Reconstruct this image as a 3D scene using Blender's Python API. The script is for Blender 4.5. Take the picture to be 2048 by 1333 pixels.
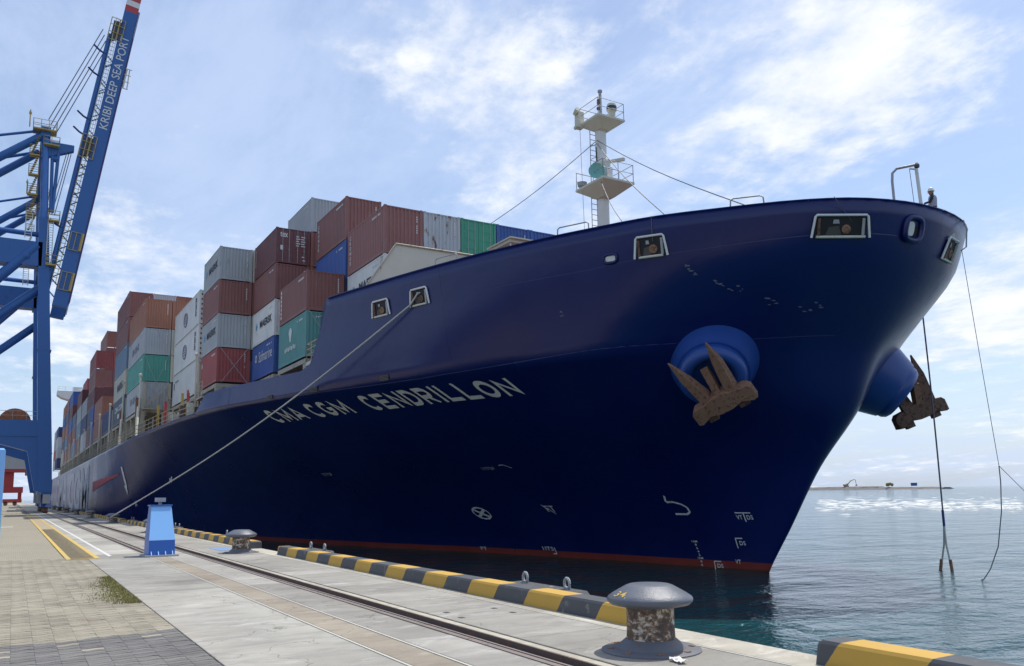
import bpy, math, random
import numpy as np
from mathutils import Vector, Matrix
random.seed(7)
scene = bpy.context.scene
for o in list(bpy.data.objects): bpy.data.objects.remove(o, do_unlink=True)
C = scene.collection
R = math.radians

# ------------------------------------------------------------------ camera
cam = bpy.data.cameras.new('camera'); camo = bpy.data.objects.new('camera', cam); C.objects.link(camo)
cr = Vector((0.514901, 0.857122, -0.014783)); cu = Vector((0.120092, -0.055047, 0.991235)); cf = Vector((-0.848796, 0.512163, 0.131278))
m = Matrix((cr, cu, -cf)).transposed().to_4x4(); m.translation = Vector((0, 0, 1.65)); camo.matrix_world = m
cam.sensor_width = 36; cam.lens = 28.948; cam.shift_y = 0.04956; cam.clip_end = 60000; cam.clip_start = 0.05
scene.camera = camo

# ------------------------------------------------------------------ world, sun, exposure
SUN_EL = R(66); SUN_DIR = Vector((-0.24, 0.97, 0)).normalized()      # horizontal direction towards the sun
world = bpy.data.worlds.new('World'); scene.world = world; world.use_nodes = True
nt = world.node_tree; nt.nodes.clear()
def N(nt, t, **k):
    n = nt.nodes.new(t)
    for a, b in k.items(): setattr(n, a, b)
    return n
def L(nt, a, b): nt.links.new(a, b)
def math_node(nt, op, a, b=None, c=None, clamp=False):
    n = N(nt, 'ShaderNodeMath', operation=op); n.use_clamp = clamp
    for i, v in enumerate((a, b, c)):
        if v is None: continue
        if isinstance(v, (int, float)): n.inputs[i].default_value = v
        else: L(nt, v, n.inputs[i])
    return n.outputs[0]
def mixc(nt, fac, a, b):
    n = N(nt, 'ShaderNodeMix', data_type='RGBA')
    for i, v in ((0, fac), (6, a), (7, b)):
        if isinstance(v, (int, float)): n.inputs[i].default_value = v
        elif isinstance(v, tuple): n.inputs[i].default_value = v
        else: L(nt, v, n.inputs[i])
    return n.outputs[2]
def ramp(nt, fac, pts):
    n = N(nt, 'ShaderNodeValToRGB')
    while len(n.color_ramp.elements) < len(pts): n.color_ramp.elements.new(0.5)
    for e, (p, c) in zip(n.color_ramp.elements, pts): e.position = p; e.color = c if len(c) == 4 else (*c, 1)
    L(nt, fac, n.inputs[0]); return n.outputs[0]
out = N(nt, 'ShaderNodeOutputWorld'); bg = N(nt, 'ShaderNodeBackground')
sky = N(nt, 'ShaderNodeTexSky', sky_type='NISHITA'); sky.sun_disc = False
sky.sun_elevation = SUN_EL; sky.sun_rotation = math.atan2(SUN_DIR.x, SUN_DIR.y)
sky.air_density = 1.0; sky.dust_density = 1.6; sky.ozone_density = 1.5
tc = N(nt, 'ShaderNodeTexCoord'); sep = N(nt, 'ShaderNodeSeparateXYZ'); L(nt, tc.outputs['Generated'], sep.inputs[0])
zc = math_node(nt, 'MAXIMUM', sep.outputs[2], 0.0); zc2 = math_node(nt, 'ADD', zc, 0.16)
px_ = math_node(nt, 'DIVIDE', sep.outputs[0], zc2); py_ = math_node(nt, 'DIVIDE', sep.outputs[1], zc2)
cmb = N(nt, 'ShaderNodeCombineXYZ'); L(nt, px_, cmb.inputs[0]); L(nt, py_, cmb.inputs[1])
def noise(nt, vec, scale, detail=6, rough=.55, dist=0.0, off=(0, 0, 0), sc=(1, 1, 1), rot=0):
    mp = N(nt, 'ShaderNodeMapping'); L(nt, vec, mp.inputs[0]); mp.inputs[1].default_value = off; mp.inputs[3].default_value = sc; mp.inputs[2].default_value = (0, 0, rot)
    n = N(nt, 'ShaderNodeTexNoise'); n.inputs['Scale'].default_value = scale; n.inputs['Detail'].default_value = detail
    n.inputs['Roughness'].default_value = rough; n.inputs['Distortion'].default_value = dist; L(nt, mp.outputs[0], n.inputs['Vector'])
    return n.outputs[0]
cv = cmb.outputs[0]
n_big = noise(nt, cv, 0.75, 9, .58, .25, (3.1, 1.7, 0))
n_fine = noise(nt, cv, 4.0, 10, .62, .15, (7.3, 2.2, 0), (1, 1.25, 1), .5)
n_puff = noise(nt, cv, 11.0, 6, .6, .1, (2.3, 4.2, 0))
n_hi = noise(nt, cv, 1.0, 10, .66, .7, (1.3, 5.1, 0), (.5, 1.5, 1), -.35)
def bump_at(d, wid, amt):       # a bank of cloud standing in a given direction of the sky
    dv = Vector(d).normalized(); v = N(nt, 'ShaderNodeVectorMath', operation='DOT_PRODUCT'); L(nt, tc.outputs['Generated'], v.inputs[0]); v.inputs[1].default_value = dv
    q = math_node(nt, 'SUBTRACT', 1.0, v.outputs['Value']); q = math_node(nt, 'DIVIDE', q, -(1 - math.cos(R(wid)))); q = math_node(nt, 'EXPONENT', q)
    return math_node(nt, 'MULTIPLY', q, amt)
cov = n_big
CL = [((-.53, .715, .457), 6, .19), ((-.45, .766, .459), 6, .11), ((-.63, .631, .453), 5, .06), ((-.766, .452, .457), 6, .16), ((-.771, .391, .503), 5, .10), ((-.776, .491, .397), 5, .12),
      ((-.866, .263, .425), 5, .06), ((-.936, .162, .313), 9, .08), ((-.972, .093, .216), 8, .12), ((-.46, .868, .16), 7, .14), ((-.475, .828, .299), 5, -.08), ((-.69, .57, .42), 3, -.10)]
for d, wid, amt in CL: cov = math_node(nt, 'ADD', cov, bump_at(d, wid, amt))
cov = math_node(nt, 'ADD', cov, math_node(nt, 'MULTIPLY', math_node(nt, 'SUBTRACT', n_fine, .5), .62))
cov = math_node(nt, 'ADD', cov, math_node(nt, 'MULTIPLY', math_node(nt, 'SUBTRACT', n_puff, .5), .34))
mr = N(nt, 'ShaderNodeMapRange', interpolation_type='SMOOTHSTEP'); L(nt, cov, mr.inputs[0]); mr.inputs[1].default_value = .52; mr.inputs[2].default_value = .80
mask = mr.outputs[0]
mr2 = N(nt, 'ShaderNodeMapRange', interpolation_type='SMOOTHSTEP'); L(nt, n_hi, mr2.inputs[0]); mr2.inputs[1].default_value = .30; mr2.inputs[2].default_value = .66; mr2.inputs[4].default_value = .68
haze_f = math_node(nt, 'EXPONENT', math_node(nt, 'MULTIPLY', zc, -5.5))
haze_f = math_node(nt, 'MULTIPLY', haze_f, .55)
SKY_K = 0.105
sk = N(nt, 'ShaderNodeVectorMath', operation='SCALE'); L(nt, sky.outputs[0], sk.inputs[0]); sk.inputs[3].default_value = SKY_K
tint = N(nt, 'ShaderNodeVectorMath', operation='MULTIPLY'); L(nt, sk.outputs[0], tint.inputs[0]); tint.inputs[1].default_value = (.92, .96, 1.0)
c1 = mixc(nt, haze_f, tint.outputs[0], (.43, .53, .69, 1))
c2 = mixc(nt, mr2.outputs[0], c1, (.415, .50, .675, 1))
shade = ramp(nt, n_fine, [(.25, (.46, .52, .63)), (.66, (.69, .70, .715))])
c3 = mixc(nt, math_node(nt, 'MULTIPLY', mask, .92), c2, shade)
L(nt, c3, bg.inputs[0]); bg.inputs[1].default_value = 1.4; L(nt, bg.outputs[0], out.inputs[0])

sun = bpy.data.lights.new('sun', 'SUN'); suno = bpy.data.objects.new('sun', sun); C.objects.link(suno)
sun.energy = 3.4; sun.angle = R(.53); sun.color = (1, .955, .88)
sd = Vector((SUN_DIR.x * math.cos(SUN_EL), SUN_DIR.y * math.cos(SUN_EL), math.sin(SUN_EL)))
suno.rotation_euler = sd.to_track_quat('Z', 'Y').to_euler(); suno.location = sd * 300
scene.view_settings.view_transform = 'Standard'; scene.view_settings.look = 'None'; scene.view_settings.gamma = 1; scene.view_settings.exposure = 0.15
scene.view_settings.use_curve_mapping = False
scene.render.engine = 'CYCLES'
scene.cycles.max_bounces = 8

# ------------------------------------------------------------------ materials
MATS = {}
def mat(name, col=(.5, .5, .5), rough=.5, metal=0, spec=.5, build=None):
    if name in MATS: return MATS[name]
    m = bpy.data.materials.new(name); m.use_nodes = True; t = m.node_tree; b = t.nodes['Principled BSDF']
    b.inputs['Base Color'].default_value = (*col, 1); b.inputs['Roughness'].default_value = rough; b.inputs['Metallic'].default_value = metal
    b.inputs['Specular IOR Level'].default_value = spec
    if build: build(t, b)
    MATS[name] = m; return m
def objco(t): return N(t, 'ShaderNodeTexCoord').outputs['Object']
def wpos(t): return N(t, 'ShaderNodeNewGeometry').outputs['Position']
def bump(t, b, h, strength=.3, dist=.02):
    n = N(t, 'ShaderNodeBump'); n.inputs['Strength'].default_value = strength; n.inputs['Distance'].default_value = dist; L(t, h, n.inputs['Height']); L(t, n.outputs[0], b.inputs['Normal'])
def weathered(c1, c2, rust=None, scale=1.2, rust_t=.62, rough=(.45, .7), streak=True, b_str=.15):
    def f(t, b):
        w = wpos(t); a = noise(t, w, scale, 6, .6)
        col = mixc(t, a, (*c1, 1), (*c2, 1))
        if rust:
            r = noise(t, w, scale * 2.3, 8, .68, .3, (3, 9, 1), (1, 1, .3) if streak else (1, 1, 1))
            rm = ramp(t, r, [(rust_t - .03, (0, 0, 0)), (rust_t + .05, (1, 1, 1))])
            col = mixc(t, rm, col, (*rust, 1))
        L(t, col, b.inputs['Base Color'])
        rr = N(t, 'ShaderNodeMapRange'); L(t, a, rr.inputs[0]); rr.inputs[3].default_value = rough[0]; rr.inputs[4].default_value = rough[1]; L(t, rr.outputs[0], b.inputs['Roughness'])
        bump(t, b, noise(t, w, scale * 9, 5, .6), b_str, .01)
    return f
BOOT_Z = -1.62; WZ_ = -2.05
def hull_build(t, b):
    w = wpos(t); s = N(t, 'ShaderNodeSeparateXYZ'); L(t, w, s.inputs[0])
    n1 = noise(t, w, .22, 5, .55, .2, sc=(1, 1, .5)); n2 = noise(t, w, .9, 7, .65, .2, (4, 4, 1), (1, 1, .16))
    blue = mixc(t, n1, (.001, .005, .080, 1), (.004, .016, .115, 1))
    sc = ramp(t, n2, [(.60, (0, 0, 0)), (.74, (1, 1, 1))])
    blue = mixc(t, math_node(t, 'MULTIPLY', sc, .25), blue, (.02, .04, .11, 1))
    scr = noise(t, w, 1.7, 9, .72, 1.2, (9, 2, 5), (1, 1, .5)); scm = ramp(t, scr, [(.735, (0, 0, 0)), (.75, (1, 1, 1))])
    blue = mixc(t, math_node(t, 'MULTIPLY', scm, .35), blue, (.16, .18, .24, 1))
    run_ = ramp(t, noise(t, w, 2.6, 7, .7, .1, (3, 8, 1), (1, 1, .05)), [(.66, (0, 0, 0)), (.76, (1, 1, 1))])
    blue = mixc(t, math_node(t, 'MULTIPLY', run_, .22), blue, (.09, .075, .07, 1))
    wob = math_node(t, 'MULTIPLY', math_node(t, 'SUBTRACT', n2, .5), .06)
    red = mixc(t, n2, (.17, .022, .018, 1), (.30, .060, .045, 1))
    low = math_node(t, 'LESS_THAN', math_node(t, 'ADD', s.outputs[2], wob), BOOT_Z)
    scum = math_node(t, 'LESS_THAN', math_node(t, 'ADD', s.outputs[2], math_node(t, 'MULTIPLY', wob, 3.0)), WZ_ + .10)
    L(t, mixc(t, math_node(t, 'MULTIPLY', scum, .8), mixc(t, low, blue, red), (.035, .030, .020, 1)), b.inputs['Base Color'])
    rr = N(t, 'ShaderNodeMapRange'); L(t, n1, rr.inputs[0]); rr.inputs[3].default_value = .20; rr.inputs[4].default_value = .40; L(t, rr.outputs[0], b.inputs['Roughness'])
    hv = math_node(t, 'ADD', noise(t, w, .55, 3, .5), math_node(t, 'MULTIPLY', noise(t, w, 4.0, 4, .5), .08))
    fr_ = math_node(t, 'MULTIPLY', math_node(t, 'SINE', math_node(t, 'MULTIPLY', s.outputs[0], 7.4)), .018)
    hv = math_node(t, 'ADD', hv, math_node(t, 'MULTIPLY', fr_, noise(t, w, .3, 2, .5, 0, (5, 5, 5))))
    bump(t, b, hv, .26, .12)
M_hull = mat('hull_paint', build=hull_build, spec=.5)
M_white_paint = mat('white_hull_paint', build=weathered((.78, .78, .74), (.62, .62, .58), (.45, .27, .10), 1.6, .66))
M_white_dim = mat('faded_white_paint', build=weathered((.55, .56, .58), (.40, .42, .46), None, 2.0))
M_scuff = mat('scuffed_paint', (.13, .15, .22), .7)
M_red_mark = mat('red_hull_paint', build=weathered((.42, .05, .05), (.32, .06, .06), None, 1.0))
M_cream = mat('cream_paint', build=weathered((.70, .68, .56), (.56, .54, .43), (.36, .20, .08), .8, .66))
M_cream2 = mat('stained_deck_cream', build=weathered((.52, .48, .37), (.34, .31, .24), (.22, .10, .05), 1.3, .60))
M_white = mat('white_steel', build=weathered((.80, .80, .76), (.68, .67, .62), (.42, .26, .12), 1.5, .68))
M_darkgap = mat('deck_dark_steel', build=weathered((.045, .042, .04), (.09, .08, .07), (.10, .045, .03), 1.0, .6))
M_galv = mat('galvanised_steel', build=weathered((.45, .46, .46), (.30, .31, .32), (.22, .12, .07), 4, .68), metal=.3)
M_navydark = mat('black_and_painted_shade', (.008, .009, .012), .6)  # near-black; on flat opening panels it paints the shade inside
M_rust = mat('rusty_cast_iron', build=weathered((.22, .10, .06), (.34, .20, .125), (.11, .05, .03), 3.5, .57, (.75, .95), False, .5))
M_rustdark = mat('rusty_dark_iron', build=weathered((.12, .065, .045), (.21, .115, .075), (.05, .03, .025), 3, .55, (.75, .95), False, .5))
M_bolster = mat('bolster_paint', build=weathered((.016, .060, .26), (.022, .075, .30), (.03, .06, .16), 1.2, .66, (.22, .4)))
M_crane = mat('crane_blue_paint', build=weathered((.022, .105, .33), (.034, .135, .38), (.03, .06, .16), .35, .66, (.3, .5)))
M_crane_lt = mat('crane_column_paint', build=weathered((.045, .16, .46), (.06, .19, .52), None, .5, .7, (.2, .3)))
M_craneyel = mat('crane_yellow_paint', build=weathered((.52, .38, .09), (.42, .32, .12), (.30, .16, .07), 1.2, .6))
M_redband = mat('red_band_paint', build=weathered((.55, .07, .06), (.48, .06, .06), None, 1))
M_whiteband = mat('white_band_paint', (.75, .75, .73), .5)
M_cable = mat('steel_cable', (.16, .16, .17), .5, .6)
M_rope = mat('mooring_rope_fibre', build=weathered((.62, .60, .55), (.45, .43, .40), None, 12, .6, (.8, .95), False, .8))
M_rope_dark = mat('dark_rope_fibre', build=weathered((.17, .16, .20), (.11, .10, .13), None, 12, .6, (.8, .95), False, .8))
M_thinline = mat('thin_line', (.20, .20, .22), .8)
def container_build(t, b):
    oi = N(t, 'ShaderNodeObjectInfo'); w = wpos(t)
    n1 = noise(t, w, .55, 6, .6); n2 = noise(t, w, 1.6, 8, .7, .2, (5, 2, 8), (1, 1, .22))
    f = N(t, 'ShaderNodeMapRange'); L(t, n1, f.inputs[0]); f.inputs[3].default_value = .80; f.inputs[4].default_value = 1.16
    v = N(t, 'ShaderNodeVectorMath', operation='SCALE'); L(t, oi.outputs['Color'], v.inputs[0]); L(t, f.outputs[0], v.inputs[3])
    rm = ramp(t, n2, [(.60, (0, 0, 0)), (.72, (1, 1, 1))])
    c = mixc(t, math_node(t, 'MULTIPLY', rm, .62), v.outputs[0], (.13, .085, .06, 1))
    dm = ramp(t, noise(t, w, 3.3, 8, .7, .4, (1, 2, 3), (1, 1, .5)), [(.52, (0, 0, 0)), (.8, (1, 1, 1))])
    c = mixc(t, math_node(t, 'MULTIPLY', dm, .35), c, (.30, .27, .24, 1))
    L(t, c, b.inputs['Base Color']); b.inputs['Roughness'].default_value = .52
    bump(t, b, noise(t, w, 6, 4, .6), .12, .01)
M_cont = mat('container_paint', build=container_build)
def rusty_cont_build(t, b):
    container_build(t, b); w = wpos(t)
    rm = ramp(t, noise(t, w, 2.1, 9, .72, .5, (2, 2, 2), (1, 1, .4)), [(.56, (0, 0, 0)), (.62, (1, 1, 1))])
    src = b.inputs['Base Color'].links[0].from_socket
    L(t, mixc(t, rm, src, (.20, .09, .05, 1)), b.inputs['Base Color'])
M_contrusty = mat('rusted_container_paint', build=rusty_cont_build)
M_contframe = M_cont
M_letter_w = mat('white_lettering', (.70, .70, .68), .6)
M_letter_k = mat('dark_lettering', (.035, .04, .055), .6)
M_letter_b = mat('light_blue_lettering', (.10, .38, .62), .6)
M_letter_g = mat('grey_lettering', (.20, .22, .30), .6)
M_sticker = mat('yellow_placard', (.70, .45, .05), .6)
def concrete_build(t, b):
    oi = N(t, 'ShaderNodeObjectInfo'); w = wpos(t)
    a = noise(t, w, .5, 7, .62); c = noise(t, w, 3.2, 9, .72, .35, (2, 7, 0), (1, .28, 1)); g = noise(t, w, 45, 4, .6)
    base = ramp(t, a, [(.25, (.27, .255, .225)), (.5, (.37, .352, .312)), (.75, (.45, .43, .38))])
    st = ramp(t, c, [(.46, (0, 0, 0)), (.68, (1, 1, 1))])
    base = mixc(t, math_node(t, 'MULTIPLY', st, .62), base, (.22, .21, .20, 1))
    wh = ramp(t, noise(t, w, 2.3, 10, .76, .6, (8, 3, 2), (1, .4, 1)), [(.54, (0, 0, 0)), (.66, (1, 1, 1))])
    base = mixc(t, math_node(t, 'MULTIPLY', wh, .5), base, (.60, .59, .56, 1))
    bn = ramp(t, noise(t, w, .32, 6, .6, .3, (1, 1, 4), (.6, 1, 1)), [(.56, (0, 0, 0)), (.72, (1, 1, 1))])
    base = mixc(t, math_node(t, 'MULTIPLY', bn, .35), base, (.33, .25, .18, 1))
    oil = ramp(t, noise(t, w, .85, 7, .66, .5, (11, 4, 9), (.8, 1, 1)), [(.60, (0, 0, 0)), (.74, (1, 1, 1))])
    base = mixc(t, math_node(t, 'MULTIPLY', oil, .55), base, (.15, .14, .13, 1))
    vo = N(t, 'ShaderNodeTexVoronoi', feature='DISTANCE_TO_EDGE'); dv = N(t, 'ShaderNodeVectorMath', operation='ADD'); nz = N(t, 'ShaderNodeTexNoise'); nz.inputs['Scale'].default_value = 1.7; nz.inputs['Detail'].default_value = 5; L(t, w, nz.inputs['Vector'])
    L(t, w, dv.inputs[0]); L(t, nz.outputs['Color'], dv.inputs[1]); L(t, dv.outputs[0], vo.inputs['Vector']); vo.inputs['Scale'].default_value = .33
    crk = math_node(t, 'LESS_THAN', vo.outputs['Distance'], .0022)
    base = mixc(t, math_node(t, 'MULTIPLY', crk, .6), base, (.10, .095, .085, 1))
    f = N(t, 'ShaderNodeMapRange'); L(t, oi.outputs['Random'], f.inputs[0]); f.inputs[3].default_value = .84; f.inputs[4].default_value = 1.08
    v = N(t, 'ShaderNodeVectorMath', operation='SCALE'); L(t, base, v.inputs[0]); L(t, f.outputs[0], v.inputs[3])
    v2 = N(t, 'ShaderNodeVectorMath', operation='MULTIPLY'); L(t, v.outputs[0], v2.inputs[0]); L(t, oi.outputs['Color'], v2.inputs[1])
    gg = N(t, 'ShaderNodeMapRange'); L(t, g, gg.inputs[0]); gg.inputs[3].default_value = .86; gg.inputs[4].default_value = 1.12
    v3 = N(t, 'ShaderNodeVectorMath', operation='SCALE'); L(t, v2.outputs[0], v3.inputs[0]); L(t, gg.outputs[0], v3.inputs[3])
    L(t, v3.outputs[0], b.inputs['Base Color']); b.inputs['Roughness'].default_value = .85
    bump(t, b, math_node(t, 'ADD', g, math_node(t, 'MULTIPLY', c, .6)), .28, .012)
M_conc = mat('concrete', build=concrete_build, spec=.3)
M_mortar = mat('pale_joint_mortar', build=weathered((.56, .53, .46), (.44, .42, .37), None, 3, .6, (.85, .95), False, .3))
def paver_build(t, b):
    w = wpos(t); oi = N(t, 'ShaderNodeObjectInfo'); s = N(t, 'ShaderNodeSeparateXYZ'); L(t, w, s.inputs[0])
    a = noise(t, w, .9, 6, .6); g = noise(t, w, 38, 4, .6)
    vor = N(t, 'ShaderNodeAttribute'); vor.attribute_name = 'tone'; tn = math_node(t, 'FRACT', math_node(t, 'ADD', vor.outputs['Fac'], math_node(t, 'MULTIPLY', oi.outputs['Random'], 1.0)))
    base = ramp(t, a, [(.3, (.24, .21, .165)), (.55, (.33, .295, .225)), (.8, (.40, .36, .28))])
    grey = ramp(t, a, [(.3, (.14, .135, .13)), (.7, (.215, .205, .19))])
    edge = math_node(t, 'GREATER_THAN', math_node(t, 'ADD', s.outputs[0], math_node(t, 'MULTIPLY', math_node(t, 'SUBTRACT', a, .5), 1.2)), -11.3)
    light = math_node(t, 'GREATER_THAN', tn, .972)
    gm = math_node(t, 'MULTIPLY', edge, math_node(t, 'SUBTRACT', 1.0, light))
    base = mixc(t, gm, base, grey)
    f = N(t, 'ShaderNodeMapRange'); L(t, tn, f.inputs[0]); f.inputs[3].default_value = .84; f.inputs[4].default_value = 1.12
    g2 = N(t, 'ShaderNodeMapRange'); L(t, g, g2.inputs[0]); g2.inputs[3].default_value = .8; g2.inputs[4].default_value = 1.2
    v = N(t, 'ShaderNodeVectorMath', operation='SCALE'); L(t, base, v.inputs[0]); L(t, math_node(t, 'MULTIPLY', f.outputs[0], g2.outputs[0]), v.inputs[3])
    L(t, v.outputs[0], b.inputs['Base Color']); b.inputs['Roughness'].default_value = .9; bump(t, b, g, .3, .008)
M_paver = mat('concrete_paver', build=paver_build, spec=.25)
M_sand = mat('joint_sand', build=weathered((.17, .15, .115), (.25, .22, .17), None, 6, .6, (.9, 1), False, .3))
def far_paving_build(t, b):
    w = wpos(t); a = noise(t, w, .35, 6, .6); br = N(t, 'ShaderNodeTexBrick'); L(t, w, br.inputs[0]); br.inputs['Scale'].default_value = 4.4
    br.inputs['Color1'].default_value = (.30, .27, .205, 1); br.inputs['Color2'].default_value = (.345, .31, .24, 1); br.inputs['Mortar'].default_value = (.27, .24, .185, 1); br.inputs['Mortar Size'].default_value = .03
    f = N(t, 'ShaderNodeMapRange'); L(t, a, f.inputs[0]); f.inputs[3].default_value = .8; f.inputs[4].default_value = 1.2
    v = N(t, 'ShaderNodeVectorMath', operation='SCALE'); L(t, br.outputs[0], v.inputs[0]); L(t, f.outputs[0], v.inputs[3]); L(t, v.outputs[0], b.inputs['Base Color']); b.inputs['Roughness'].default_value = .9
M_farpave = mat('paving_distance', build=far_paving_build, spec=.25)
def kerb_build(t, b):
    w = wpos(t); s = N(t, 'ShaderNodeSeparateXYZ'); L(t, w, s.inputs[0])
    x = math_node(t, 'ADD', s.outputs[0], math_node(t, 'MULTIPLY', s.outputs[2], -.75))
    x = math_node(t, 'ADD', x, math_node(t, 'MULTIPLY', math_node(t, 'SUBTRACT', noise(t, w, 9, 3, .5), .5), .03))
    ph = math_node(t, 'FRACT', math_node(t, 'DIVIDE', math_node(t, 'ADD', x, 900 + 9.30), 1.79))
    yel = math_node(t, 'LESS_THAN', ph, .5)
    a = noise(t, w, 2.0, 7, .65); c = noise(t, w, 7, 9, .72, .5, (1, 5, 2), (1, 1, .5))
    yc = mixc(t, a, (.62, .37, .05, 1), (.50, .30, .06, 1)); kc = mixc(t, a, (.055, .058, .065, 1), (.095, .10, .11, 1))
    col = mixc(t, yel, kc, yc)
    wr = ramp(t, c, [(.60, (0, 0, 0)), (.69, (1, 1, 1))]); col = mixc(t, math_node(t, 'MULTIPLY', wr, .6), col, (.33, .31, .28, 1))
    dk = ramp(t, noise(t, w, 11, 8, .72, .5, (6, 1, 2), (1, 1, .25)), [(.64, (0, 0, 0)), (.72, (1, 1, 1))]); col = mixc(t, math_node(t, 'MULTIPLY', dk, .6), col, (.10, .07, .05, 1))
    L(t, col, b.inputs['Base Color']); b.inputs['Roughness'].default_value = .7; bump(t, b, c, .25, .01)
M_kerb = mat('striped_kerb_paint', build=kerb_build)
M_bollard_cap = mat('bollard_cap_paint', build=weathered((.085, .095, .115), (.14, .15, .175), (.36, .35, .33), 7, .655, (.26, .55), False, .5), spec=.6)
def bollard_body_build(t, b):
    w = wpos(t); n1 = noise(t, w, 8, 10, .74, .4, (1, 3, 5), (1, 1, 1.3)); n2 = noise(t, w, 7, 8, .7, .3, (7, 3, 5), (1, 1, .5))
    c = ramp(t, n1, [(.36, (.055, .045, .05)), (.47, (.10, .075, .06)), (.52, (.22, .13, .07)), (.57, (.55, .50, .42)), (.72, (.62, .58, .50))])
    c = mixc(t, ramp(t, n2, [(.55, (0, 0, 0)), (.66, (1, 1, 1))]), c, (.16, .075, .035, 1)); L(t, c, b.inputs['Base Color']); b.inputs['Roughness'].default_value = .7
    bump(t, b, n1, .5, .015)
M_bollard_body = mat('worn_bollard_paint', build=bollard_body_build)
M_bollard_base = mat('bollard_base_paint', build=weathered((.11, .12, .14), (.17, .17, .18), (.20, .12, .08), 5, .6))
M_yellow = mat('yellow_line_paint', build=weathered((.66, .44, .07), (.52, .38, .12), (.34, .31, .26), 1.4, .60, (.7, .9), False))
M_whiteline = mat('white_line_paint', build=weathered((.70, .70, .66), (.56, .55, .52), (.36, .34, .30), 1.4, .6, (.7, .9), False))
M_blueline = mat('blue_floor_paint', build=weathered((.12, .26, .52), (.20, .32, .50), (.38, .36, .32), 3, .58, (.7, .9), False))
M_grate = mat('grating_steel', build=weathered((.40, .32, .19), (.46, .37, .22), (.26, .18, .11), 3, .58))
M_rail = mat('crane_rail_steel', build=weathered((.085, .062, .055), (.14, .10, .085), (.17, .09, .06), 4, .55, (.5, .7), False))
M_railhead = mat('rail_edge_steel', build=weathered((.20, .16, .14), (.30, .25, .22), (.14, .08, .06), 5, .6, (.4, .6), False))
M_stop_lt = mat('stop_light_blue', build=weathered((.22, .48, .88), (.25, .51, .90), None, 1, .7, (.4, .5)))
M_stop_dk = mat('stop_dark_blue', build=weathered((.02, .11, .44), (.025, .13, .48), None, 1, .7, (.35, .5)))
M_rubber = mat('fender_rubber', build=weathered((.05, .052, .055), (.10, .10, .10), (.22, .22, .21), 3, .6, (.7, .9)))
M_skin = mat('skin', (.32, .16, .10), .6); M_overall = mat('navy_overall', (.025, .03, .055), .9); M_helmet = mat('helmet_white', (.8, .8, .78), .35); M_vest = mat('grey_vest', (.38, .38, .42), .8)
M_rock = mat('mole_rock', build=weathered((.14, .13, .12), (.24, .22, .20), None, .2, .6, (.9, 1), False))
M_foam = mat('sea_foam', (.66, .67, .65), .9)
M_grass = mat('grass_blades', build=weathered((.15, .16, .04), (.27, .235, .08), None, 30, .6, (.8, .9), False))
M_machine = mat('machine_paint', (.30, .22, .09), .6); M_machine_b = mat('machine_blue', (.05, .10, .25), .6); M_glass = mat('bridge_glass', (.02, .03, .04), .1)
M_redcrane = mat('harbour_crane_red', build=weathered((.42, .05, .045), (.36, .05, .05), None, .3))
M_greycrane = mat('harbour_crane_grey', build=weathered((.42, .43, .42), (.34, .35, .35), (.25, .18, .12), .4, .68))
M_horn = mat('sea_green_paint', (.20, .50, .44), .5)
def water_build(t, b):
    w = wpos(t); b.inputs['Base Color'].default_value = (.006, .040, .042, 1); b.inputs['IOR'].default_value = 1.333; b.inputs['Roughness'].default_value = .06
    s = N(t, 'ShaderNodeSeparateXYZ'); L(t, w, s.inputs[0])
    far = noise(t, w, .012, 4, .5, .2)
    L(t, mixc(t, ramp(t, far, [(.4, (0, 0, 0)), (.65, (1, 1, 1))]), (.006, .050, .058, 1), (.016, .080, .095, 1)), b.inputs['Base Color'])
    a = noise(t, w, .28, 4, .5, .4, (0, 0, 0), (1, .55, 1), .5); c = noise(t, w, 1.25, 5, .6, .5, (3, 1, 0), (1, .6, 1), .3); d = noise(t, w, 5.5, 3, .55, .3, (9, 4, 0))
    h = math_node(t, 'ADD', math_node(t, 'MULTIPLY', a, 1.3), math_node(t, 'ADD', math_node(t, 'MULTIPLY', c, .42), math_node(t, 'MULTIPLY', d, .075)))
    bump(t, b, h, 1.0, .60)
M_water = mat('sea_water', build=water_build)

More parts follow.
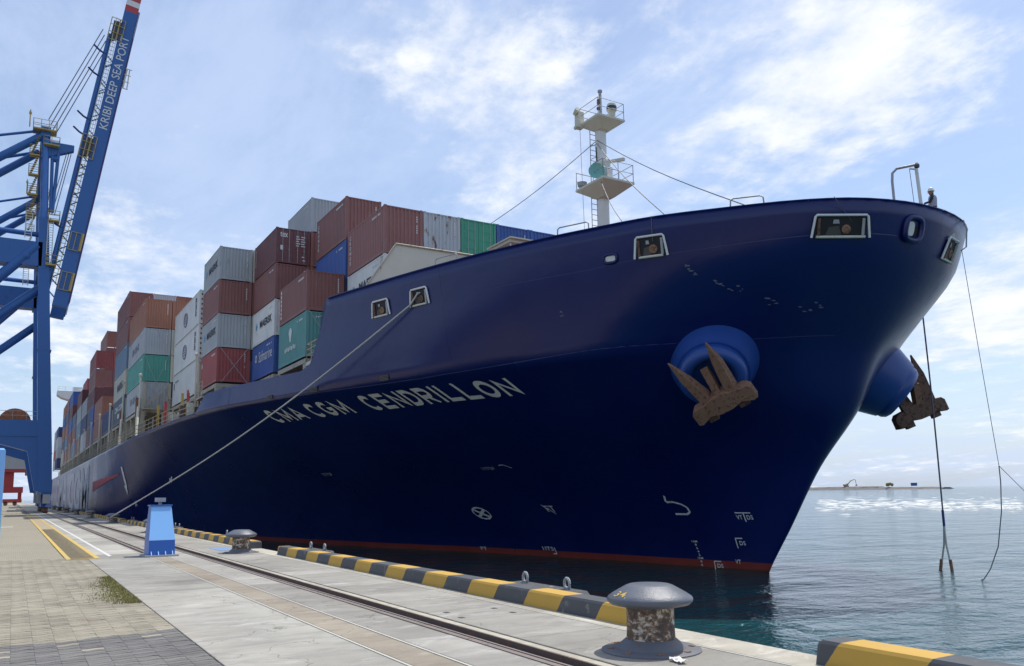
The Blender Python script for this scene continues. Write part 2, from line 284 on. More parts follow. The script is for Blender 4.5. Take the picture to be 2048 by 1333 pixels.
# ------------------------------------------------------------------ mesh helpers
class MB:
    def __init__(s): s.v = []; s.f = []; s.mi = []; s.cur = 0
    def add(s, vs, fs):
        o = len(s.v); s.v += [tuple(v) for v in vs]; s.f += [tuple(i + o for i in f) for f in fs]; s.mi += [s.cur] * len(fs)
    def box(s, c, d, rot=None):
        hx, hy, hz = d[0] / 2, d[1] / 2, d[2] / 2
        vs = [Vector((x, y, z)) for x in (-hx, hx) for y in (-hy, hy) for z in (-hz, hz)]
        if rot is not None: vs = [rot @ v for v in vs]
        c = Vector(c); s.add([v + c for v in vs], [(0, 1, 3, 2), (4, 6, 7, 5), (0, 4, 5, 1), (2, 3, 7, 6), (0, 2, 6, 4), (1, 5, 7, 3)]); return s
    def b2(s, x0, x1, y0, y1, z0, z1): return s.box(((x0 + x1) / 2, (y0 + y1) / 2, (z0 + z1) / 2), (abs(x1 - x0), abs(y1 - y0), abs(z1 - z0)))
    def cbox(s, c, d, ch):     # box with chamfered vertical+top edges
        hx, hy, hz = d[0] / 2, d[1] / 2, d[2] / 2; c = Vector(c)
        def ring(ix, z): 
            x, y = hx - ix, hy - ix; return [c + Vector(p) for p in ((-x, -y, z), (x, -y, z), (x, y, z), (-x, y, z))]
        s.add(ring(0, -hz) + ring(0, hz - ch) + ring(ch, hz), [(3, 2, 1, 0), (0, 1, 5, 4), (1, 2, 6, 5), (2, 3, 7, 6), (3, 0, 4, 7), (4, 5, 9, 8), (5, 6, 10, 9), (6, 7, 11, 10), (7, 4, 8, 11), (8, 9, 10, 11)]); return s
    def tube(s, p0, p1, r0, r1=None, n=8, cap=True):
        p0 = Vector(p0); p1 = Vector(p1); r1 = r0 if r1 is None else r1; d = (p1 - p0)
        if d.length < 1e-6: return s
        d.normalize(); a = d.orthogonal().normalized(); b = d.cross(a)
        vs = []
        for p, r in ((p0, r0), (p1, r1)):
            for i in range(n):
                t = 2 * math.pi * i / n; vs.append(p + (a * math.cos(t) + b * math.sin(t)) * r)
        fs = [(i, (i + 1) % n, n + (i + 1) % n, n + i) for i in range(n)]
        if cap: fs += [tuple(range(n - 1, -1, -1)), tuple(range(n, 2 * n))]
        s.add(vs, fs); return s
    def path(s, pts, r, n=6, cap=True):
        pts = [Vector(p) for p in pts]; k = len(pts); vs = []; prev = None
        for i, p in enumerate(pts):
            d = (pts[min(i + 1, k - 1)] - pts[max(i - 1, 0)]).normalized()
            a = d.orthogonal().normalized() if prev is None else (prev - d * prev.dot(d)).normalized()
            prev = a; b = d.cross(a); rr = r[i] if isinstance(r, (list, tuple)) else r
            for j in range(n):
                t = 2 * math.pi * j / n; vs.append(p + (a * math.cos(t) + b * math.sin(t)) * rr)
        fs = [(i * n + j, i * n + (j + 1) % n, (i + 1) * n + (j + 1) % n, (i + 1) * n + j) for i in range(k - 1) for j in range(n)]
        if cap: fs += [tuple(range(n - 1, -1, -1)), tuple(range((k - 1) * n, k * n))]
        s.add(vs, fs); return s
    def lathe(s, prof, org=(0, 0, 0), axis=(0, 0, 1), n=32):
        org = Vector(org); d = Vector(axis).normalized(); a = d.orthogonal().normalized(); b = d.cross(a); vs = []
        for r, h in prof:
            for j in range(n):
                t = 2 * math.pi * j / n; vs.append(org + d * h + (a * math.cos(t) + b * math.sin(t)) * r)
        k = len(prof); fs = [(i * n + j, i * n + (j + 1) % n, (i + 1) * n + (j + 1) % n, (i + 1) * n + j) for i in range(k - 1) for j in range(n)]
        if prof[0][0] > 1e-4: fs.append(tuple(range(n - 1, -1, -1)))
        if prof[-1][0] > 1e-4: fs.append(tuple(range((k - 1) * n, k * n)))
        s.add(vs, fs); return s
    def prism(s, poly, org, u, v, w):      # polygon in (u,v) plane extruded along w
        org = Vector(org); u = Vector(u); v = Vector(v); w = Vector(w); k = len(poly)
        a = [org + u * p[0] + v * p[1] for p in poly]; s.add(a + [p + w for p in a], [tuple(range(k - 1, -1, -1)), tuple(range(k, 2 * k))] + [(i, (i + 1) % k, k + (i + 1) % k, k + i) for i in range(k)]); return s
    def beam(s, p0, p1, w, h, up=(0, 0, 1)):
        p0 = Vector(p0); p1 = Vector(p1); d = (p1 - p0).normalized(); side = d.cross(Vector(up)).normalized(); t = side.cross(d)
        vs = [p + side * a * w / 2 + t * b * h / 2 for p in (p0, p1) for a, b in ((-1, -1), (1, -1), (1, 1), (-1, 1))]
        s.add(vs, [(3, 2, 1, 0), (4, 5, 6, 7), (0, 1, 5, 4), (1, 2, 6, 5), (2, 3, 7, 6), (3, 0, 4, 7)]); return s
    def mesh(s, name, mats, smooth=False, fix=True):
        me = bpy.data.meshes.new(name); me.from_pydata(s.v, [], s.f); 
        for mm in (mats if isinstance(mats, (list, tuple)) else [mats]): me.materials.append(mm)
        if any(s.mi): me.polygons.foreach_set('material_index', s.mi)
        if smooth: 
            me.polygons.foreach_set('use_smooth', [True] * len(me.polygons))
        if fix:
            import bmesh
            bm = bmesh.new(); bm.from_mesh(me); bmesh.ops.recalc_face_normals(bm, faces=bm.faces); bm.to_mesh(me); bm.free()
        me.update(); return me
    def build(s, name, mats, parent=None, smooth=False, loc=None, fix=True):
        me = s.mesh(name, mats, smooth, fix); return link(name, me, parent, loc)
def link(name, me, parent=None, loc=None):
    o = bpy.data.objects.new(name, me); C.objects.link(o)
    if parent is not None: o.parent = parent
    if loc is not None: o.location = loc
    return o
def autosmooth(o, ang=35):
    me = o.data; me.polygons.foreach_set('use_smooth', [True] * len(me.polygons)); me.set_sharp_from_angle(angle=R(ang)); return o
def thing(name, label, cat, loc=(0, 0, 0), group=None):
    o = bpy.data.objects.new(name, None); C.objects.link(o); o.location = loc; o.empty_display_size = .2
    return tag(o, label, cat, group)
def tag(o, label=None, cat=None, group=None, kind=None):
    if label: o['label'] = label
    if cat: o['category'] = cat
    if group: o['group'] = group
    if kind: o['kind'] = kind
    return o
def struct(o): o['kind'] = 'structure'; return o
_tc = {}
def text_mesh(s, size=1.0, embolden=0.0, space=1.0):
    key = (s, embolden, space)
    if key not in _tc:
        cu = bpy.data.curves.new('lettering', 'FONT'); cu.body = s; cu.size = 1; cu.offset = embolden; cu.space_character = space; cu.resolution_u = 3
        o = bpy.data.objects.new('lettering', cu); C.objects.link(o); dg = bpy.context.evaluated_depsgraph_get(); me = o.evaluated_get(dg).to_mesh()
        v = np.array([x.co[:2] for x in me.vertices]).reshape(-1, 2); f = [tuple(p.vertices) for p in me.polygons]; o.evaluated_get(dg).to_mesh_clear()
        bpy.data.objects.remove(o); bpy.data.curves.remove(cu)
        mn = v.min(0); mx = v.max(0); _tc[key] = ((v - mn) / (mx - mn), f, (mx - mn)[0] / (mx - mn)[1])
    return _tc[key]
def letter(s, name, parent, org, u, v, w, h, m, embolden=.015, space=1.0):     # text as a flat painted shape filling w x h from org along u, v
    vv, f, asp = text_mesh(s, 1, embolden, space); org = Vector(org); u = Vector(u); v = Vector(v)
    b = MB(); b.add([org + u * (p[0] * w) + v * (p[1] * h) for p in vv], f); return b.build(name, m, parent, fix=False)
def copy_tree(o, parent=None):
    c = o.copy(); C.objects.link(c); c.parent = parent
    for ch in o.children: copy_tree(ch, c)
    return c

# ------------------------------------------------------------------ sea
WZ = -2.05
b = MB()
b.add([(-30000, 6.9, WZ), (30000, 6.9, WZ), (30000, 40000, WZ), (-30000, 40000, WZ)], [(0, 1, 2, 3)])
struct(b.build('sea_water', M_water, fix=False))
b = MB(); b.add([(-30000, 6.9, -14), (30000, 6.9, -14), (30000, 40000, -14), (-30000, 40000, -14)], [(0, 1, 2, 3)])
struct(b.build('seabed', mat('seabed_silt', (.03, .05, .045), .9), fix=False))

# ------------------------------------------------------------------ quay
QE = 6.98                 # quay edge
PAVE = 1.88               # edge between block paving and concrete apron
b = MB()
b.b2(-2500, 700, -900, PAVE - .02, -.9, -.085)
struct(b.build('ground', M_sand))
b = MB(); b.b2(-1400, 700, PAVE - .019, QE - .02, -6.0, -.13)
struct(b.build('quay_wall', M_conc)).color = (.8, .8, .78, 1)
apron = struct(bpy.data.objects.new('quay_apron', None)); C.objects.link(apron)
slabs = {}
def slab(x0, x1, y0, y1, top=0.0, col=(1, 1, 1, 1), name='concrete_slab', m=None, gap=.008):
    key = (round(x1 - x0, 2), round(y1 - y0, 3), m)
    if key not in slabs:
        q = MB(); dx, dy = x1 - x0 - 2 * gap, y1 - y0 - 2 * gap; q.cbox((0, 0, -.06), (dx, dy, .12), .006); slabs[key] = q.mesh(name, m or M_conc)
    o = link(name, slabs[key], apron, ((x0 + x1) / 2, (y0 + y1) / 2, top)); o.color = col; return o
rnd = random.Random(3)
def run(y0, y1, xs, tint=(1, 1, 1), var=.1, **k):
    for a, c in zip(xs[:-1], xs[1:]):
        v = 1 + rnd.uniform(-var, var); slab(c, a, y0, y1, rnd.uniform(-.002, .0015), (tint[0] * v, tint[1] * v, tint[2] * v, 1), **k)
xs_big = [2, -4.4, -10.3, -16.05, -21.9, -27.7] + [-27.7 - 5.85 * k for k in range(1, 16)]
run(PAVE, 3.38, xs_big, (1.02, 1.02, 1.0))
run(3.42, 3.86, [2, -6, -12, -18, -27.4], (.86, .78, .68))
run(3.90, 4.52, [2, -1.5, -5.4, -9.0, -12.4, -16.2, -20, -24] + [-24 - 4 * k for k in range(1, 24)], (.88, .87, .86))
run(4.90, 5.03, [2, -6, -14, -22, -30, -40, -55, -75, -95, -120], (1.16, 1.12, 1.0), .05)
run(5.06, 6.36, [2, .6, -1.1, -3.2, -4.9, -8.3, -9.9, -10.85, -12.1, -13.3, -14.9, -15.5, -16.2, -16.9, -17.6, -18.4, -19.3, -22.5, -24.6, -27.5] + [-27.5 - 3.1 * k for k in range(1, 31)], (.98, .97, .95), .16)
run(6.40, 6.96, [2, -4, -10, -16, -22, -28, -36, -44, -54, -64, -74, -84, -100, -120], (1.22, 1.18, 1.08), .05)
# rail foundation further along, and far apron
run(3.42, 3.44, [-27.4, -60, -110], (1.1, 1.05, .95), .02, gap=.002)
run(3.74, 3.86, [-27.4, -60, -110], (1.1, 1.05, .95), .02)
for (y0, y1) in ((3.385, 3.415), (3.865, 3.895), (6.365, 6.395)):
    q = MB(); q.b2(-120, 2, y0, y1, -.1, .001); q.build('joint_strip', M_mortar, apron)
q = MB(); q.b2(-1400, -115.5, PAVE, 6.96, -.12, -.004); o = q.build('far_concrete_slab', M_conc, apron); o.color = (.95, .94, .9, 1)
q = MB(); q.b2(2.01, 700, PAVE, 6.96, -.12, -.004); o = q.build('far_concrete_slab', M_conc, apron); o.color = (.95, .94, .9, 1)
# lifting-eye hatch cover recesses in the near slab
q = MB()
for (x, y) in ((-10.65, 5.3), (-10.1, 5.25), (-10.62, 6.05), (-10.1, 6.05)): q.b2(x - .05, x + .05, y - .035, y + .035, -.02, .003)
q.build('lifting_pocket', M_darkgap, apron)
# cable slot: two steel lips beside a dark groove
slot = struct(bpy.data.objects.new('cable_slot', None)); C.objects.link(slot)
q = MB(); q.b2(-600, 2, 4.67, 4.87, -.3, -.10); q.build('slot_floor', M_darkgap, slot)
q = MB(); q.b2(-600, 2, 4.53, 4.60, -.2, .006); q.b2(-600, 2, 4.64, 4.67, -.2, .004); q.build('slot_lip', M_railhead, slot)
q = MB(); q.b2(-600, 2, 4.60, 4.64, -.2, -.03); q.build('slot_groove', M_darkgap, slot)
q = MB(); q.b2(-600, 2, 4.87, 4.895, -.2, .004); q.build('slot_edge', M_rail, slot)
# crane rail in its recess, ends at the buffer stop
cr_ = thing('crane_rail', 'rust-brown crane rail set flush in the apron, ending at the blue buffer stop', 'rail', (-27.4, 3.58, 0))
q = MB(); q.b2(-570, 0, -.035, .035, -.1, .012); q.build('rail_head', M_railhead, cr_)
q = MB(); q.b2(-570, 0, -.135, .155, -.16, -.03); q.build('rail_recess', M_rail, cr_)

# block paving: zig-zag interlocking pavers
paving = struct(bpy.data.objects.new('block_paving', None)); C.objects.link(paving)
PL, PW = .225, .1125       # along y, along x
def paver_poly(g=.004):
    # zig-zag edges along the long sides
    ys_ = [-PL / 2 + .0008, -PL / 4, 0, PL / 4, PL / 2 - .0008]; of = [0, .024, 0, -.024, 0]
    a = [(-PW / 2 + g + o, y) for y, o in zip(ys_, of)]; c = [(PW / 2 - g + o, y) for y, o in zip(ys_[::-1], of[::-1])]
    return a + c
poly = paver_poly()
def paver_into(q, cx, cy, top, tilt):
    k = len(poly); base = [(cx + p[0], cy + p[1], top - .06) for p in poly]; mid = [(cx + p[0], cy + p[1], top - .011 + tilt[0] * p[0] + tilt[1] * p[1]) for p in poly]
    inn = [(cx + p[0] * .86, cy + p[1] * .998, top + tilt[0] * p[0] + tilt[1] * p[1]) for p in poly]
    q.add(mid + inn, [tuple(range(k, 2 * k))] + [(i, (i + 1) % k, k + (i + 1) % k, k + i) for i in range(k)])
pm = []
for i in range(6):
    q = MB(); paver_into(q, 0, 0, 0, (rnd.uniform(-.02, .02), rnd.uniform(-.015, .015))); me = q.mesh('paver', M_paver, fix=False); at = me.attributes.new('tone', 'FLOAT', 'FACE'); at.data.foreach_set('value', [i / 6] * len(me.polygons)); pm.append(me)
cells = []
nx = int((27 - 6.3) / PW); ny = int((PAVE + 3.6) / PL)
for i in range(nx):
    for j in range(ny):
        cx = -6.3 - (i + .5) * PW; cy = PAVE - .01 - (j + .5) * PL
        # keep only what the lens can see
        d = Vector((cx, cy, -1.65)); dep = d.dot(cf)
        if dep <= 0: continue
        u = 1024 + 1646.8 * d.dot(cr) / dep
        if u < -160: continue
        if 1.33 < cy < 2.22 and cx < -26.0: continue
        cells.append((dep, cx, cy))
cells.sort()
big = MB()
for k, (dep, cx, cy) in enumerate(cells):
    z = rnd.uniform(-.0035, .002)
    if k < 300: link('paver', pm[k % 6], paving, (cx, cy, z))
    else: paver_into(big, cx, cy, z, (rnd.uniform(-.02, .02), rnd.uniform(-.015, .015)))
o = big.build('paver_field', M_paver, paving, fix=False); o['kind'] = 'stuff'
at = o.data.attributes.new('tone', 'FLOAT', 'FACE'); npf = len(poly) + 1; nf = len(o.data.polygons)
at.data.foreach_set('value', np.repeat(np.random.default_rng(1).random(nf // npf), npf).astype(np.float32))
q = MB(); q.b2(-28, -6, -14, PAVE - .021, -.084, -.022); q.build('bedding_sand', M_sand, paving)
q = MB(); q.b2(-5.99, 700, -14, PAVE - .021, -.083, -.004); q.build('far_paving', M_farpave, paving)
q = MB(); q.b2(-2500, 700, -900, -14.01, -.083, -.004); struct(q.build('added_dark_ground', mat('dark_ground', build=weathered((.045, .046, .048), (.07, .07, .072), None, .5, .6, (.85, .95), False))))  # unseen dark ground, added behind the camera to darken the hull's reflections
q = MB(); q.b2(-2500, -27.0, -14, 1.335, -.083, -.004); q.b2(-2500, -27.0, 2.215, PAVE + .0, -.083, -.004) if False else None; q.build('far_paving', M_farpave, paving)
q = MB(); q.b2(-2500, -27.0, 1.335, PAVE - .021, -.083, -.03); q.build('drain_bed', M_sand, paving)
# drain grating between the yellow lines
dg = thing('drain_grating', 'long rusty steel drain grating between two yellow painted lines', 'grating', (-26.2, 1.36, 0))
q = MB(); q.b2(-84, 0, .12, .70, -.07, -.012); q.build('grating_bed', M_darkgap, dg)
gq = MB(); gq.b2(-.022, .022, .12, .70, -.02, .008); gme = gq.mesh('grating_bar', M_grate)
for k in range(170):
    link('grating_bar', gme, dg, (-.08 - k * .16, 0, 0))
q = MB(); q.b2(-84, -27.4, .12, .70, -.02, .004); q.build('far_grating', M_grate, dg)
for nm, y0, y1, m_ in (('yellow_line', 0.0, .115, M_yellow), ('yellow_line', .705, .83, M_yellow)):
    q = MB(); q.b2(-84, 0, y0, y1, -.05, .010); q.build(nm, m_, dg)
q = MB(); q.b2(-.0, .10, 0, .83, -.05, .0095); q.build('yellow_line', M_yellow, dg)
wl = MB(); wl.b2(-111, -26.8, 2.46, 2.56, .0025, .0055); struct(wl.build('white_road_line', M_whiteline))
wl = MB(); wl.b2(-61.2, -60.2, -.9, .12, .0, .004); struct(wl.build('white_bay_mark', M_whiteline))
for (x, y0, y1) in ((-27.2, 5.45, 6.1),):
    wl = MB(); wl.b2(x - 1.4, x + .2, y0 + .15, y1, .0025, .0055); struct(wl.build('blue_floor_mark', M_blueline))

# grass growing in the joint
gb = MB(); gr = random.Random(5)
for k in range(5200):
    x = -14.6 - gr.random() ** 1.2 * 5.2; wdt = .16 + .14 * math.sin((x + 14.6) * 1.3) ** 2; y = PAVE - .02 - abs(gr.gauss(0, wdt)) * (1.0 if x > -18 else .6)
    h = gr.uniform(.012, .045); a = gr.uniform(0, 6.28); w = gr.uniform(.004, .009); lx, ly = math.cos(a), math.sin(a); bend = gr.uniform(.2, .9) * h
    gb.add([(x - ly * w, y + lx * w, -.01), (x + ly * w, y - lx * w, -.01), (x + lx * bend, y + ly * bend, h)], [(0, 1, 2)])
tag(gb.build('grass', M_grass, fix=False), 'patch of short green grass growing along the paving edge', 'grass', kind='stuff')

# ------------------------------------------------------------------ kerbs along the quay edge
ORD = ['first', 'second', 'third', 'fourth', 'fifth', 'sixth', 'seventh', 'eighth', 'ninth', 'tenth', 'eleventh', 'twelfth', 'thirteenth', 'fourteenth', 'fifteenth']
BX = [-6.9, -25.6, -44.0, -62.6, -81.5, -100, -118.7, -137.4, -156, -175, -194, -213]
ends = [(-5.45, 6.0), (-24.15, -8.2)] + [(BX[k + 1] + 1.5, BX[k] - 1.7) for k in range(1, 11)]
for k, (x0, x1) in enumerate(ends):
    q = MB(); y0, y1, h = 6.6, 6.97, .23; ch = .03; e = .07
    prof = [(y0, 0), (y0 + .01, h - ch), (y0 + ch, h), (y1 - ch, h), (y1, h - ch), (y1, 0)]
    rings = [(x0, .0), (x0 + e, 1), (x1 - e, 1), (x1, 0)]; nseg = max(2, int((x1 - x0) / 2)); xs = [x0, x0 + e] + [x0 + e + (x1 - x0 - 2 * e) * i / nseg for i in range(1, nseg)] + [x1 - e, x1]
    vs = []
    for i, x in enumerate(xs):
        sh = .0 if 0 < i < len(xs) - 1 else .03
        vs += [(x, y + (0 if z == 0 else (sh if y < 6.8 else -sh)), z - (sh if z > .1 else 0) - (.004 if z == 0 else 0)) for y, z in prof]
    n_ = len(prof); fs = [(i * n_ + j, i * n_ + j + 1, (i + 1) * n_ + j + 1, (i + 1) * n_ + j) for i in range(len(xs) - 1) for j in range(n_ - 1)] + [tuple(range(n_)), tuple(range((len(xs) - 1) * n_, len(xs) * n_))]
    q.add(vs, fs)
    lab = ('yellow and black kerb end in the bottom right corner of the quay' if k == 0 else 'yellow and black striped kerb running between the two nearest bollards' if k == 1 else
           'yellow and black striped kerb on the quay edge, %s stretch from the camera' % ORD[k])
    tag(q.build('striped_kerb', M_kerb), lab, 'kerb', 'striped kerbs along the quay edge')

# ------------------------------------------------------------------ bollards
def make_bollard(x, y, label, number=None, n=40):
    t = thing('mooring_bollard', label, 'bollard', (x, y, 0), 'mooring bollards along the quay')
    q = MB(); q.lathe([(.52, -.03), (.52, .012), (.50, .022), (.36, .03), (.345, .05), (.30, .09), (.262, .12), (.262, .121)], n=n); autosmooth(q.build('base_flange', M_bollard_base, t), 30)
    for k in range(8):
        a = k * math.pi / 4 + .3; q = MB(); q.lathe([(.036, .018), (.036, .034), (.0, .036)], (math.cos(a) * .43, math.sin(a) * .43, 0), n=8); q.build('bolt', M_rust, t)
    q = MB(); q.lathe([(.258, .10), (.252, .16), (.247, .30), (.250, .42), (.262, .46)], n=n); autosmooth(q.build('shaft', M_bollard_body, t), 40)
    q = MB(); q.lathe([(.25, .455), (.34, .458), (.415, .475), (.445, .50), (.452, .525), (.44, .55), (.39, .585), (.30, .635), (.25, .662), (.215, .674), (.10, .680), (0, .681)], n=n); cap = autosmooth(q.build('cap', M_bollard_cap, t), 50)
    if number:
        q = MB(); vv, f, asp = text_mesh(number, 1, .01)
        vs = []
        for p in vv:
            ang = -1.80 + p[0] * .42; r = .418 - p[1] * .075; z = .566 + p[1] * .045 + .006
            vs.append((math.cos(ang) * r, math.sin(ang) * r, z))
        q.add(vs, f); q.build('number', M_yellow, cap, fix=False)
    return t
make_bollard(BX[0], 5.82, 'large steel mooring bollard nearest the camera with 34 painted on its cap', '34')
make_bollard(BX[1], 5.92, 'worn mooring bollard to the right of the blue crane buffer stop')
make_bollard(BX[2], 5.92, 'mooring bollard half hidden behind the blue crane buffer stop', n=24)
make_bollard(BX[3], 5.92, 'mooring bollard holding the looped end of the pale mooring rope', n=24)
for k in range(4, 12): make_bollard(BX[k], 5.92, 'distant mooring bollard, %s along the quay counted from the camera' % ORD[k], n=14)

# crumpled paper by the near bollard
q = MB(); pr = random.Random(2); vs = []
for i in range(9):
    for j in range(5): vs.append((-6.38 + i * .028 + pr.uniform(-.012, .012), 5.58 + j * .025 + pr.uniform(-.012, .012) - i * .004, .012 + pr.uniform(0, .03)))
q.add(vs, [(i * 5 + j, i * 5 + j + 1, (i + 1) * 5 + j + 1, (i + 1) * 5 + j) for i in range(8) for j in range(4)])
tag(q.build('paper_scrap', mat('paper', (.75, .74, .70), .9), fix=False), 'crumpled white scrap beside the foot of the nearest bollard', 'litter')

# ------------------------------------------------------------------ fenders
for k, x in enumerate((-11.55, -23.4, -34.5, -47.0, -66)):
    lab = ['dark steel fender panel with two lifting eyes behind the nearest kerb', 'fender panel with two lifting eyes behind the far end of the nearest kerb', 'small fender panel showing just left of the second bollard', 'fender panel right of the pale mooring rope, low on the quay edge', 'far fender panel beneath the hull'][k]
    t = thing('fender', lab, 'fender', (x, 7.45, -2.2), 'fenders on the quay face')
    q = MB(); hw = 1.08
    q.prism([(-hw, 0), (hw, 0), (hw, 2.24), (hw - .12, 2.33), (-hw + .12, 2.33), (-hw, 2.24)], (0, -.02, 0), (1, 0, 0), (0, 0, 1), (0, .26, 0)); autosmooth(q.build('fender_panel', M_rubber, t))
    q = MB(); q.prism([(-hw + .05, .1), (hw - .05, .1), (hw - .05, 2.2), (-hw + .05, 2.2)], (0, .241, 0), (1, 0, 0), (0, 0, 1), (0, .06, 0)); q.build('facing_pad', mat('pad_plastic', (.10, .10, .11), .6), t)
    for s in (-1, 1):
        q = MB(); pts = [(s * .62 + .07 * math.cos(a), .1, 2.42 + .085 * math.sin(a)) for a in [2 * math.pi * i / 14 for i in range(15)]]; q.path(pts, .024, 6, False); q.b2(s * .62 - .05, s * .62 + .05, .06, .14, 2.3, 2.37); q.build('lifting_eye', M_galv, t)
    for i in range(6):
        q = MB(); q.b2(-.9 + i * .36 - .02, -.9 + i * .36 + .02, -.05, -.02, .2, 2.2); q.build('rib', M_rubber, t)
    q = MB(); q.lathe([(.55, -.52), (.42, -.3), (.55, -.02)], (0, 0, 1.1), (0, 1, 0), 20); autosmooth(q.build('rubber_cone', M_rubber, t))

# ------------------------------------------------------------------ crane buffer stop (blue) at the end of the rail
bs = thing('buffer_stop', 'light blue tapered steel crane buffer stop standing at the end of the rail', 'buffer stop', (-26.0, 3.72, 0))
q = MB(); q.b2(-.70, .55, -.44, .44, 0, .05); q.build('base_plate', M_galv, bs)
q = MB(); x0, x1 = -.5, .42
def ringp(z, xa, xb, w): return [(xa, -w, z), (xb, -w, z), (xb, w, z), (xa, w, z)]
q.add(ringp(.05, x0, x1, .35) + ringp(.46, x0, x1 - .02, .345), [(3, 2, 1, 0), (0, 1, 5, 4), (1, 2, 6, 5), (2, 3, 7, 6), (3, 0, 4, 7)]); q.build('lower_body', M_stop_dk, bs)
q = MB(); q.add(ringp(.46, x0, x1 - .02, .345) + ringp(1.42, x0, .02, .27), [(0, 1, 5, 4), (1, 2, 6, 5), (2, 3, 7, 6), (3, 0, 4, 7), (4, 5, 6, 7)])
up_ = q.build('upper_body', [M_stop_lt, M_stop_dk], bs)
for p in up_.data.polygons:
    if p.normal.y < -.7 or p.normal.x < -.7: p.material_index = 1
q = MB(); q.b2(-.54, .06, -.30, .30, 1.42, 1.455); q.build('top_plate', M_stop_dk, bs)
q = MB(); q.tube((-.25, 0, 1.455), (-.25, 0, 1.54), .05); q.b2(-.40, -.10, -.13, .13, 1.54, 1.66); q.build('buffer_head', M_galv, bs)
for k in range(4):
    q = MB(); y = -.28 + k * .187; q.prism([(0, 0), (.09, 0), (0, .11)], (x1, y - .012, .05), (1, 0, 0), (0, 0, 1), (0, .024, 0)); q.build('gusset', M_stop_lt, bs)
# blue post at the left edge of the view
lp = thing('blue_post', 'tall light blue steel post cut by the left edge of the photo', 'post', (-18, -.47, 0))
q = MB(); q.cbox((0, 0, 1.3), (.5, .62, 2.6), .03); q.build('post_body', M_stop_lt, lp)
q = MB(); q.b2(-.2, .2, -.31, .19, 2.6, 2.73); q.build('post_cap', M_stop_lt, lp)

# ------------------------------------------------------------------ ship: hull form
YC = 29.0; ZL = 7.2; ZU = 10.4; ZT = 12.0
def pchip(xs, ys):
    xs = np.array(xs, float); ys = np.array(ys, float); h = np.diff(xs); d = np.diff(ys) / h; mm = np.zeros_like(xs); mm[0] = d[0]; mm[-1] = d[-1]
    for i in range(1, len(xs) - 1):
        if d[i - 1] * d[i] > 0:
            w1 = 2 * h[i] + h[i - 1]; w2 = h[i] + 2 * h[i - 1]; mm[i] = (w1 + w2) / (w1 / d[i - 1] + w2 / d[i])
    def f(x):
        x = np.clip(np.asarray(x, float), xs[0], xs[-1]); i = np.clip(np.searchsorted(xs, x) - 1, 0, len(xs) - 2); t = (x - xs[i]) / h[i]
        return ys[i] * (1 + 2 * t) * (1 - t) ** 2 + mm[i] * h[i] * t * (1 - t) ** 2 + ys[i + 1] * t * t * (3 - 2 * t) + mm[i + 1] * h[i] * t * t * (t - 1)
    return f
def tab(a, hb):
    g = pchip(np.sqrt(np.array(a, float)), hb); return lambda q: g(np.sqrt(np.maximum(q, 0)))
HW = tab([0, 3, 10, 18.4, 27.4, 38, 45, 60, 75, 90, 105, 400], [0, .6, 1.9, 3.9, 6.7, 9.7, 11.4, 15, 18, 19.5, 19.9, 19.9])
HT = tab([0, .2, .9, 1.5, 3.9, 6, 8.3, 9.4, 16.2, 23.4, 33, 45, 60, 80, 400], [0, 1.8, 3.7, 4.6, 7.0, 8.7, 9.95, 10.5, 13.1, 15.1, 17.2, 19., 19.7, 19.9, 19.9])
HL = tab([0, .5, 2.0, 3.5, 6, 10.5, 14.5, 17.6, 21.7, 29.2, 34.5, 50, 65, 80, 400], [0, 1.5, 3.8, 5.88, 8.9, 11, 13, 14, 15.4, 17.3, 18.6, 19.6, 19.9, 19.9, 19.9])
stem = pchip([-12, -6, WZ, 0, 2.5, 5.0, 7.2, 8.6, 10.4, 12.0], [-28.5, -28, -26.2, -24.83, -23.24, -21.25, -20.28, -19.16, -17.9, -17.25])
def hb(x, z):
    x = np.asarray(x, float); z = np.asarray(z, float); a = np.maximum(stem(z) - x, 0); t = np.clip((z - WZ) / (ZL - WZ), 0, 1); w = t ** 1.5
    low = (1 - w) * HW(a) + w * HL(a); u = np.clip((z - ZL) / (ZU - ZL), 0, 1); up = (1 - u) * HL(a) + u * HT(a)
    r = np.where(z < ZL, low, up); st = np.clip((x + 345) / 40, 0, 1); return r * np.sqrt(np.clip(st * (2 - st), 0, 1)) if np.any(x < -305) else r
def hy(x, z): return float(YC - hb(x, z))                      # starboard (quay side) surface
def hn(x, z, sgn=-1):
    e = .05; dx = (hb(x + e, z) - hb(x - e, z)) / (2 * e); dz = (hb(x, z + e) - hb(x, z - e)) / (2 * e)
    return Vector((-float(dx), sgn, -float(dz))).normalized()
def ztop(x): return np.interp(x, [-400, -57.6, -56.4, -43.9, -43.0, -42.2, -41.6, -17], [7.2, 7.2, 8.4, 8.4, 8.75, 11.0, 12.0, 12.0])
SL = Vector((-150, YC, WZ))
ship = thing('container_ship', 'huge navy blue container ship with a red waterline moored along the quay', 'ship', SL)
def sp(q, name, mats, parent=None, smooth=False, ang=None, fix=True):
    o = q.build(name, mats, parent or ship, smooth, None if parent not in (None, ship) else -SL, fix)
    if ang: autosmooth(o, ang)
    return o
acol = np.concatenate([np.linspace(0, 1, 14) ** 2 * 3, np.linspace(3.4, 24, 42), np.linspace(24.3, 27.2, 14), np.linspace(27.6, 38.6, 14), np.linspace(39, 41, 7), np.linspace(43, 110, 36), np.linspace(116, 286, 12), np.linspace(290, 327, 14)])
zlow = np.concatenate([[-9, -6, -4, -3], np.linspace(WZ, 4, 22), np.linspace(4.25, 7.2, 14)])
nup = 10
